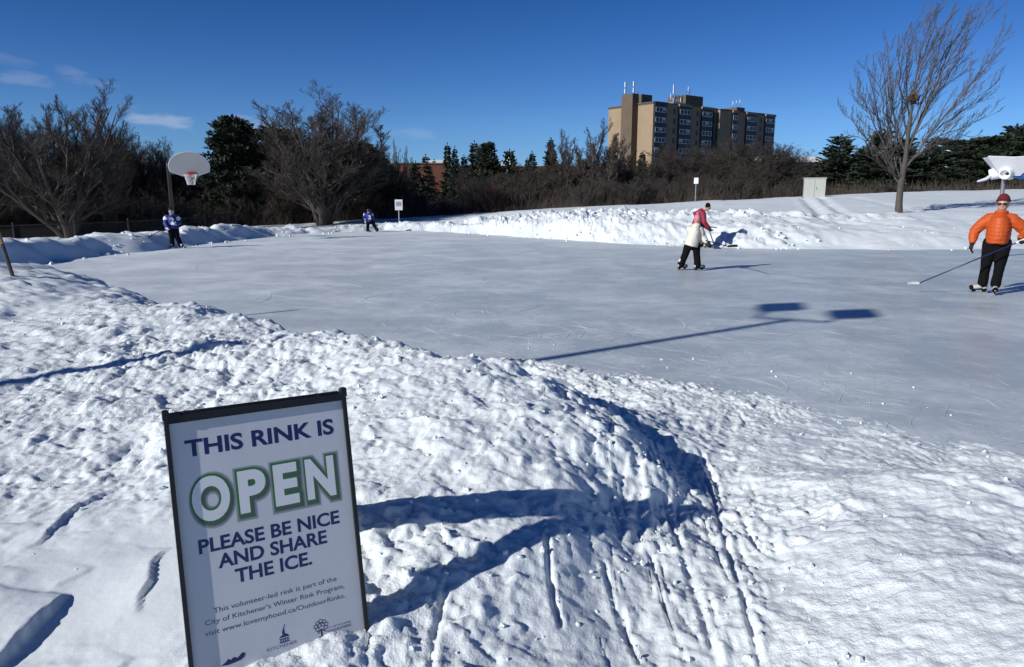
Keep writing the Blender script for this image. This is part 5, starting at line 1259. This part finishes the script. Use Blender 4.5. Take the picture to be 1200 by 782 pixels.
def head(mb, c, s, f, r=(.076,.096,.118)):
    """skull, jaw, nose, ears; f = facing direction (horizontal)"""
    f = A(*f); f /= np.linalg.norm(f); r_ = np.cross(A(0,0,1), f); r_ /= np.linalg.norm(r_); u = np.cross(f, r_); Rm = np.stack([r_, f, u], 1); c = A(*c)
    T = lambda x_, y_, z_: c+Rm@A(x_*s, y_*s, z_*s)
    mb.ball(c, (r[0]*s, r[1]*s, r[2]*s), 18, 12, Rm)
    mb.ball(T(0,.030,-.060), (.056*s,.062*s,.052*s), 14, 9, Rm)
    mb.tube([T(0,.088,.012), T(0,.108,-.022), T(0,.098,-.034)], [.010*s,.015*s,.013*s], 8, round_=True)
    for q in (-1, 1): mb.ball(T(.078*q,-.005,-.012), (.010*s,.018*s,.030*s), 8, 6, Rm)
    mb.tube([T(-.024,.086,-.062), T(0,.094,-.060), T(.024,.086,-.062)], .0075*s, 6, round_=True)
    return T
def puff(step, amp, axis_fn):
    def fn(V):
        t = axis_fn(V); return amp*(np.abs(np.sin(np.pi*t/step))**.6-.6)
    return fn
# ---- the man in the orange jacket
mx0, my0 = 8.98, 13.22
azm = math.atan2(mx0, my0)
man = MB(); fD = (-.12,-1,-.10)
T = head(man, (.015,-.03,1.665), 1.14, fD)
man.tube([(0,.02,.95),(0,.02,1.15),(0,.02,1.35),(.005,.02,1.47),(.01,.0,1.56),(.012,-.01,1.62)], [.13,.14,.155,.11,.062,.06], 14, round_=True)
SHL, SHR = (-.205,.02,1.385), (.215,.02,1.385); ELL, ELR = (-.37,.04,1.15), (.42,.05,1.15); HAL, HAR = (-.385,-.07,.945), (.345,-.20,1.045)
HPL, HPR = (-.11,.01,.95), (.11,.01,.95); KNL, KNR = (-.125,-.02,.53), (.085,-.04,.52); ANL, ANR = (-.145,.03,.17), (.06,-.03,.17)
for sh, el, ha in ((SHL,ELL,HAL),(SHR,ELR,HAR)): man.tube([(sh[0]*.4,.02,1.42),sh,lerp(sh,el,.5),el,lerp(el,ha,.5),ha], [.06,.06,.05,.042,.038,.028], 10, round_=True)
for hp, kn, an in ((HPL,KNL,ANL),(HPR,KNR,ANR)): man.tube([hp,lerp(hp,kn,.5),kn,lerp(kn,an,.4),an], [.09,.078,.056,.052,.038], 10, round_=True)
o = man.fuse('person', 'skin', None, .011, 2); o.location = (mx0, my0, 0); o.rotation_euler = (0,0,-azm); PM = o
tag(o, 'man in orange puffer jacket, red hat and sunglasses standing on skates with a hockey stick', 'person')
jk = MB()
jk.tube([(0,.02,.935),(0,.02,.97),(0,.015,1.06),(0,.01,1.18),(0,.01,1.30),(0,.015,1.40),(.0,.02,1.475),(.01,.01,1.53)], [.235,.268,.278,.282,.272,.240,.160,.105], 22, round_=False, sq=.70)
for sh, el, ha in ((SHL,ELL,HAL),(SHR,ELR,HAR)):
    jk.tube([(sh[0]*.3,.02,1.385),(sh[0]*.9,.02,1.37),lerp(sh,el,.35),el,lerp(el,ha,.5),lerp(el,ha,.90)], [.125,.118,.106,.092,.082,.062], 14, round_=True)
def mandisp(V):
    tor = (np.abs(V[:,0]) < .265)&(V[:,2] > .93)
    t = V[:,2]
    sl_ = np.abs(V[:,0]); tt = np.where(tor, t, t*.93+sl_*.35)
    return (.006+.004*fbm(V[:,0]*6, V[:,2]*9, 2, 3))*(np.abs(np.sin(np.pi*(tt+.012*fbm(V[:,0]*5, V[:,1]*5+V[:,2]*3, 2, 9))/.072))**.6-.6)+.010*fbm(V[:,0]*9+V[:,1]*5, V[:,2]*6, 3, 13)
jo = jk.fuse('jacket', 'orange', PM, .0095, 4, mandisp)
MB().tube([(-.005,-.172,.95),(-.004,-.188,1.15),(0,-.182,1.32),(.004,-.135,1.44),(.008,-.085,1.52)], .006, 6).build('zip', 'blackcloth', jo)
MB().tube([(.01+.082*math.cos(a),.005+.075*math.sin(a),1.515-.012*math.sin(a)) for a in np.linspace(0,6.283,17)], .030, 8).build('collar', 'orange', jo, True)
tr = MB()
tr.tube([(0,.015,1.0),(0,.015,.90)], [.155,.165], 16, round_=True, sq=.8)
for hp, kn, an in ((HPL,KNL,ANL),(HPR,KNR,ANR)): tr.tube([lerp(hp,kn,-.02),lerp(hp,kn,.45),kn,lerp(kn,an,.45),lerp(kn,an,.80),lerp(kn,an,.93)], [.122,.110,.090,.084,.086,.088], 14, round_=True)
tr.fuse('trousers', 'blackcloth', PM, .010, 3, lambda V: .006*fbm(V[:,0]*12+V[:,1]*7, V[:,2]*9, 3, 5))
ht = MB(); hc = A(.015,-.03,1.685)
for q in range(8):
    b_ = q/7*1.35; pass
ht.ball(hc+A(0,.008,.038), (.106,.120,.132), 18, 12); o = ht.fuse('knit_hat', 'redknit', PM, .009, 2)
V = np.zeros(len(o.data.vertices)*3, np.float32); o.data.vertices.foreach_get('co', V); V = V.reshape(-1,3)
lo = 1.712+.045*(V[:,1] > .0)*0-.30*np.clip(V[:,1]-(-.02), -.03, .09)
V[:,2] = np.maximum(V[:,2], lo); o.data.vertices.foreach_set('co', V.ravel()); o.data.update()
MB().tube([hc+A(.099*math.cos(a), .008+.113*math.sin(a), .040-.030*max(-1,math.sin(a))) for a in np.linspace(0,6.283,25)], .017, 8).build('hat_cuff', 'redknit', o, True)
gl = MB()
for q in (-1, 1): gl.tube([T(.012*q,.098,.008), T(.034*q,.100,.010), T(.060*q,.086,.008)], [.017,.024,.016], 10, round_=True, sq=.9)
gl.tube([T(-.08,.0,.012), T(-.082,.06,.014), T(-.06,.088,.016)], .005, 6).tube([T(.08,.0,.012), T(.082,.06,.014), T(.06,.088,.016)], .005, 6).build('sunglasses', 'lens', PM, True)
gv = MB(); hand(gv, HAL, (-.12,-.08,-1), (1,-.2,0), 1.22, .55, 1); gv.tube([lerp(ELL,HAL,.86), lerp(ELL,HAL,1.04)], [.050,.046], 10, round_=True); gv.fuse('glove', 'glove', PM, .0065, 1)
STH = A(.375,-.29,1.035)
gv = MB(); hand(gv, HAR, (.18,-.75,-.45), (0,-.3,1), 1.22, 1.15, -1); gv.tube([lerp(ELR,HAR,.86), lerp(ELR,HAR,1.04)], [.050,.046], 10, round_=True); gv.fuse('glove', 'glove', PM, .0065, 1)
skate((ANL[0],ANL[1]+.0,0), (-.95,-.35,0), 1.12, PM); skate((ANR[0],ANR[1],0), (.05,-1,0), 1.12, PM)
def local(P_, ox, oy, az):  # world -> the figure's frame
    d = A(P_[0]-ox, P_[1]-oy, P_[2]); return A(d[0]*math.cos(-az)+d[1]*math.sin(-az), -d[0]*math.sin(-az)+d[1]*math.cos(-az), d[2])
def hockey_stick(a, b, bladedir, label, m1='bluestick', m2='whitecloth', s=1.0, r=.0165):
    """a butt, b heel; world coordinates"""
    a = A(*a); b = A(*b); e = empty('hockey_stick', tuple(b), 0, label, 'hockey stick')
    MB().tube([a-b, (a-b)*.5, A(0,0,0)], [r, r, r*.95], 8, sq=.7).build('shaft', m1, e, True)
    MB().tube([a-b, (a-b)*.90], r*1.25, 8).build('grip_tape', 'whitecloth', e, True)
    bd = A(*bladedir); bd /= np.linalg.norm(bd); dn = A(0,0,-1); n = np.cross(bd, dn); n /= np.linalg.norm(n); mbx = MB(); V = []
    for i, (t, hh_) in enumerate(((0,.050),(.08,.062),(.18,.066),(.27,.060),(.31,.035))):
        c_ = bd*t*s+n*.06*(t/.31)**2*s
        for dz in (0, hh_*s):
            for q in (-.005,.005): V.append(c_+A(0,0,-.02)+A(0,0,dz)+n*q)
    Fs = []
    for i in range(4):
        k = i*4; Fs += [(k,k+4,k+6,k+2),(k+1,k+3,k+7,k+5),(k,k+1,k+5,k+4),(k+2,k+6,k+7,k+3)]
    Fs += [(0,2,3,1),(16,17,19,18)]
    mbx.add(V, Fs).build('blade', m2, e)
    return e
def wl(P_, ox, oy, az): c_, s_ = math.cos(-az), math.sin(-az); return A(ox+P_[0]*c_-P_[1]*s_, oy+P_[0]*s_+P_[1]*c_, P_[2])
hb = wl(STH, mx0, my0, azm)
hee = A(7.66, 13.28, .20)
butt = hb+(hb-hee)/np.linalg.norm(hb-hee)*.07
hockey_stick(butt, hee, (-.85,.12,-.02), 'dark blue hockey stick with white blade held across by the man in orange', m1='bluestick', s=.72)
# ---- generic skater with long top, used for the others
def skater(loc, label, ps, s, f, top, legs_m='blackcloth', hat=None, hatm=None, skm=('skatewhite','blackcloth'), toes=((0,1,0),(0,1,0)), hd_r=(.076,.096,.118), topm='cream', hem=.80, bulk=1.0, hood=False, blades=True, glm='glove'):
    ox, oy = loc[:2]; az = math.atan2(ox, oy); b = MB(); P = {k_: A(*v_)*s for k_, v_ in ps.items()}
    T_ = head(b, P['head'], s*ps.get('hs', (1,))[0] if False else s*1.0, f, hd_r)
    b.tube([P['hip'], lerp(P['hip'], P['chest'], .5), P['chest'], P['neck'], lerp(P['neck'], P['head'], .6)], [.12*s,.12*s,.14*s,.06*s,.055*s], 12, round_=True)
    for q in 'LR':
        b.tube([P['chest'], P['sh'+q], P['el'+q], P['ha'+q]], [.06*s,.055*s,.042*s,.03*s], 9, round_=True)
        b.tube([P['hp'+q], P['kn'+q], P['an'+q]], [.085*s,.058*s,.038*s], 9, round_=True)
    o_ = b.fuse('person', 'skin', None, .013*s, 2); o_.location = (ox, oy, 0); o_.rotation_euler = (0,0,-az); tag(o_, label, 'person')
    j_ = MB(); hemp = lerp(P['chest'], P['hip'], 1.0+(1-hem))
    j_.tube([hemp, P['hip'], lerp(P['hip'],P['chest'],.5), P['chest'], lerp(P['chest'],P['neck'],.55), lerp(P['chest'],P['neck'],.95)], [x_*s*bulk for x_ in (.185,.178,.165,.162,.135,.080)], 18, sq=.80)
    for q in 'LR': j_.tube([lerp(P['chest'],P['sh'+q],.4), P['sh'+q], lerp(P['sh'+q],P['el'+q],.5), P['el'+q], lerp(P['el'+q],P['ha'+q],.88)], [x_*s*bulk for x_ in (.10,.088,.078,.070,.056)], 12, round_=True)
    if hood: j_.ball(lerp(P['neck'],P['head'],.0)+A(0,-f[1]*.05*s,0), (.105*s,.085*s,.060*s), 12, 8)
    jo_ = j_.fuse('jacket' if topm not in ('bluejersey',) else 'jersey', topm, o_, .012*s, 4, lambda V_: .010*s*fbm(V_[:,0]*9/s+V_[:,1]*6, V_[:,2]*7/s, 3, 15))
    t_ = MB(); t_.tube([lerp(P['chest'],P['hip'],.9), P['hip']-A(0,0,.06*s)], [.14*s,.15*s], 14, round_=True, sq=.82)
    for q in 'LR': t_.tube([P['hp'+q], lerp(P['hp'+q],P['kn'+q],.5), P['kn'+q], lerp(P['kn'+q],P['an'+q],.5), lerp(P['kn'+q],P['an'+q],.95)], [x_*s for x_ in (.105,.098,.085,.084,.088)], 12, round_=True)
    t_.fuse('trousers', legs_m, o_, .012*s, 3, lambda V_: .008*s*fbm(V_[:,0]*10/s, V_[:,2]*8/s, 3, 25))
    for i_, q in enumerate('LR'):
        g_ = MB(); d_ = P['ha'+q]-P['el'+q]; hand(g_, P['ha'+q], d_, (0,f[1],.4), s*1.2, 1.0, 1 if q == 'L' else -1); g_.tube([lerp(P['el'+q],P['ha'+q],.85), P['ha'+q]], [.048*s,.046*s], 9, round_=True)
        g_.fuse('glove', glm, o_, .009*s, 1)
        if blades: skate((P['an'+q][0], P['an'+q][1], 0), toes[i_], s*1.05, o_, mats=skm)
    if hat:
        h_ = MB(); up_ = .034*s if hat != 'helmet' else .022*s; k_ = 1.18 if hat == 'helmet' else 1.12
        h_.ball(P['head']+A(0,-f[1]*.010*s,up_), (hd_r[0]*s*k_*1.05, hd_r[1]*s*k_*1.05, hd_r[2]*s*.98), 16, 11)
        if hat == 'helmet': h_.box(P['head']+A(f[0]*.09*s, f[1]*.095*s, .055*s), (.13*s,.03*s,.02*s))
        oh = h_.fuse('helmet' if hat == 'helmet' else 'knit_hat', hatm, o_, .010*s, 2)
        V_ = np.zeros(len(oh.data.vertices)*3, np.float32); oh.data.vertices.foreach_get('co', V_); V_ = V_.reshape(-1,3)
        fv = A(f[0], f[1]); fv /= np.linalg.norm(fv); dep = (V_[:,0]-P['head'][0])*fv[0]+(V_[:,1]-P['head'][1])*fv[1]
        lo_ = P['head'][2]+np.clip(dep/(.09*s), -1, 1)*.035*s+(-.005*s if hat != 'helmet' else -.02*s)
        V_[:,2] = np.maximum(V_[:,2], lo_); oh.data.vertices.foreach_set('co', V_.ravel()); oh.data.update()
        if hat == 'pom': MB().ball(P['head']+A(0,0,.165*s), .035*s, 10, 8).build('pompom', hatm, oh, True)
        if hat == 'helmet' and f[1] < 0:
            c_ = MB()
            for q in (-.04,-.013,.013,.04): c_.tube([P['head']+A(q*s, -.105*s, .05*s), P['head']+A(q*s*.9, -.12*s, -.02*s), P['head']+A(q*s*.7, -.095*s, -.09*s)], .004*s, 5)
            for z_ in (.02,-.03,-.07): c_.tube([P['head']+A(-.07*s,-.075*s,z_*s), P['head']+A(0,-.122*s,z_*s), P['head']+A(.07*s,-.075*s,z_*s)], .004*s, 5)
            c_.build('face_cage', 'steel', oh)
    if f[1] < 0:
        ey = MB()
        for q in (-1, 1): ey.ball(T_(.028*q,.090,.012), (.010*s,.006*s,.007*s), 8, 6)
        ey.build('eyes', 'lens', o_, True)
    return o_, P, T_, (ox, oy, az), jo_
# child in the cream coat, seen from behind, gliding to the right
child, CP, CT, CF, cj = skater((4.38,17.36), 'child in cream coat and pink hat gliding away with a raised hockey stick',
    dict(head=(.10,0,1.225), neck=(.085,0,1.10), chest=(.06,0,.95), hip=(.0,0,.70), shL=(-.06,.02,1.0), shR=(.175,0,.99), elL=(-.02,.16,.82), elR=(.245,.02,.82), haL=(.26,.10,.70), haR=(.335,-.03,.71),
         hpL=(-.075,0,.66), hpR=(.085,0,.66), knL=(-.155,.02,.38), knR=(.125,.02,.38), anL=(-.245,.0,.13), anR=(.15,-.03,.13)), 1.0, (.45,1,-.05), None, hat='pom', hatm='pinkwool', topm='cream', toes=((.75,.65,0),(.85,.5,0)), hem=.62, hood=True, bulk=1.17)
# stick: butt high at the left hand, blade lifted to the right and toward the viewer
bl = A(4.80,15.85,.70); h1 = wl(CP['haR']+A(.03,-.06,-.01), *CF); h0 = h1+(h1-bl)/np.linalg.norm(h1-bl)*.36+A(-.05,0,.05)
hockey_stick(h0, bl, (.9,.1,.02), 'black hockey stick with dark blade raised in front of the child in cream', m1='blackcloth', m2='blackcloth', s=.8)
# adult in crimson bending over a shovel, beyond the child
red, RP, RT, RF, rj = skater((6.50,24.7), 'adult in crimson jacket and black hat bending over a shovel behind the child',
    dict(head=(.20,-.05,1.40), neck=(.08,-.02,1.31), chest=(-.06,0,1.18), hip=(-.12,.05,.84), shL=(-.20,.08,1.20), shR=(.06,-.10,1.16), elL=(-.0,.15,.88), elR=(.11,-.16,.88), haL=(.24,.08,.66), haR=(.27,-.10,.70),
         hpL=(-.15,.08,.78), hpR=(-.02,.0,.78), knL=(-.06,.1,.44), knR=(.07,-.05,.42), anL=(-.12,.12,.11), anR=(.06,-.05,.11)), 1.0, (1,-.15,-.35), None, hat='knit', hatm='blackcloth', topm='redjacket', toes=((1,-.1,0),(1,-.1,0)), hem=.85, bulk=1.18)
sv = wl(A(.26,-.02,0), *RF); she = empty('snow_shovel', (sv[0], sv[1], 0), -RF[2], 'black snow scoop pushed along the ice by the adult in crimson', 'shovel')
MB().tube([(-.02,0,.74),(.10,0,.42),(.22,0,.12)], .017, 8).build('shaft', 'blackmetal', she, True)
MB().tube([(-.02,-.13,.76),(-.02,.13,.76)], .018, 8).tube([(-.02,0,.74),(.28,.02,.70)], .016, 8).build('handle', 'blackmetal', she, True)
V = []; 
for i, (x_, z_) in enumerate(((.10,.16),(.14,.05),(.26,.015),(.42,.02))):
    for y_ in (-.24,.24): V += [(x_,y_,z_),(x_,y_,z_+.012)]
Fs = []
for i in range(3):
    k = i*4; Fs += [(k,k+4,k+6,k+2),(k+1,k+3,k+7,k+5),(k,k+1,k+5,k+4),(k+2,k+6,k+7,k+3)]
MB().add(V, Fs+[(0,2,3,1),(12,13,15,14)]).build('scoop', 'bluestick', she)
# two children in blue jerseys at the far end
k1, KP, KT, KF, kj = skater((-11.62,24.55), 'child in blue jersey and dark helmet facing the camera in front of the hoop',
    dict(head=(0,0,1.30), neck=(0,0,1.17), chest=(.0,0,1.03), hip=(.02,0,.74), shL=(-.16,0,1.08), shR=(.16,0,1.08), elL=(-.21,-.06,.88), elR=(.23,-.04,.88), haL=(-.17,-.20,.74), haR=(.10,-.20,.86),
         hpL=(-.07,0,.70), hpR=(.10,0,.70), knL=(-.06,-.02,.40), knR=(.12,-.02,.40), anL=(-.06,0,.13), anR=(.20,.02,.13)), .98, (-.2,-1,-.05), None, hat='helmet', hatm='helmet', topm='bluejersey', toes=((-.4,-1,0),(.5,-1,0)), bulk=1.18, hem=.82, skm=('skatewhite','blackcloth'), glm='whitecloth')
for q, a in ((-1, 'L'), (1, 'R')): MB().tube([lerp(KP['sh'+a],KP['el'+a],.22), lerp(KP['sh'+a],KP['el'+a],.36)], [.101,.098], 12, round_=True).build('shoulder_band', 'whitecloth', kj, True)
tm = text_mb('2', .26, .012, 'CENTER', thick=.004); Mx = np.eye(4); Mx[:3,0] = (1,0,0); Mx[:3,1] = (0,0,1); Mx[:3,2] = (0,-1,0); Mx[:3,3] = (.0,-.195,.86); tm.xf(Mx).build('crest', 'whitecloth', kj)
a_ = wl(A(.12,-.24,.90), *KF); b_ = A(-12.95, 24.15, .06); hockey_stick(a_, b_, (-1,.05,0), 'dark hockey stick held low to the left by the child before the hoop', m1='blackcloth', m2='blackcloth')
k2, QP, QT, QF, qj = skater((-6.98,35.15), 'small child in blue jersey seen from behind with legs apart at the far corner',
    dict(head=(-.02,0,1.02), neck=(-.02,0,.92), chest=(-.04,0,.81), hip=(.04,0,.57), shL=(-.18,0,.86), shR=(.10,0,.86), elL=(-.24,.08,.70), elR=(.18,.06,.70), haL=(-.20,.16,.56), haR=(.10,.18,.60),
         hpL=(-.04,0,.54), hpR=(.12,0,.54), knL=(-.08,0,.33), knR=(.22,0,.34), anL=(-.10,0,.11), anR=(.34,0,.11)), 1.0, (-.3,1,0), None, hat='helmet', hatm='helmet', topm='bluejersey', toes=((-.3,1,0),(.4,1,0)), hd_r=(.072,.086,.100), bulk=1.05, hem=.85, glm='whitecloth')
tm = text_mb('2', .24, .014, 'CENTER', thick=.004); Mx = np.eye(4); Mx[:3,0] = (1,0,0); Mx[:3,1] = (0,0,1); Mx[:3,2] = (0,-1,0); Mx[:3,3] = (.02,-.175,.64); tm.xf(Mx).build('jersey_number', 'whitecloth', qj)
for a in 'LR': MB().tube([lerp(QP['sh'+a],QP['el'+a],.10), lerp(QP['sh'+a],QP['el'+a],.30)], [.093,.088], 12, round_=True).build('shoulder_band', 'whitecloth', qj, True)
a_ = wl(A(-.20,-.05,.66), *QF); b_ = wl(A(-.17,-.12,.05), *QF); hockey_stick(a_, b_, (.9,-.1,0), 'pale hockey stick held upright beside the small child at the far corner', m1='whitecloth', m2='blackcloth', s=.8)
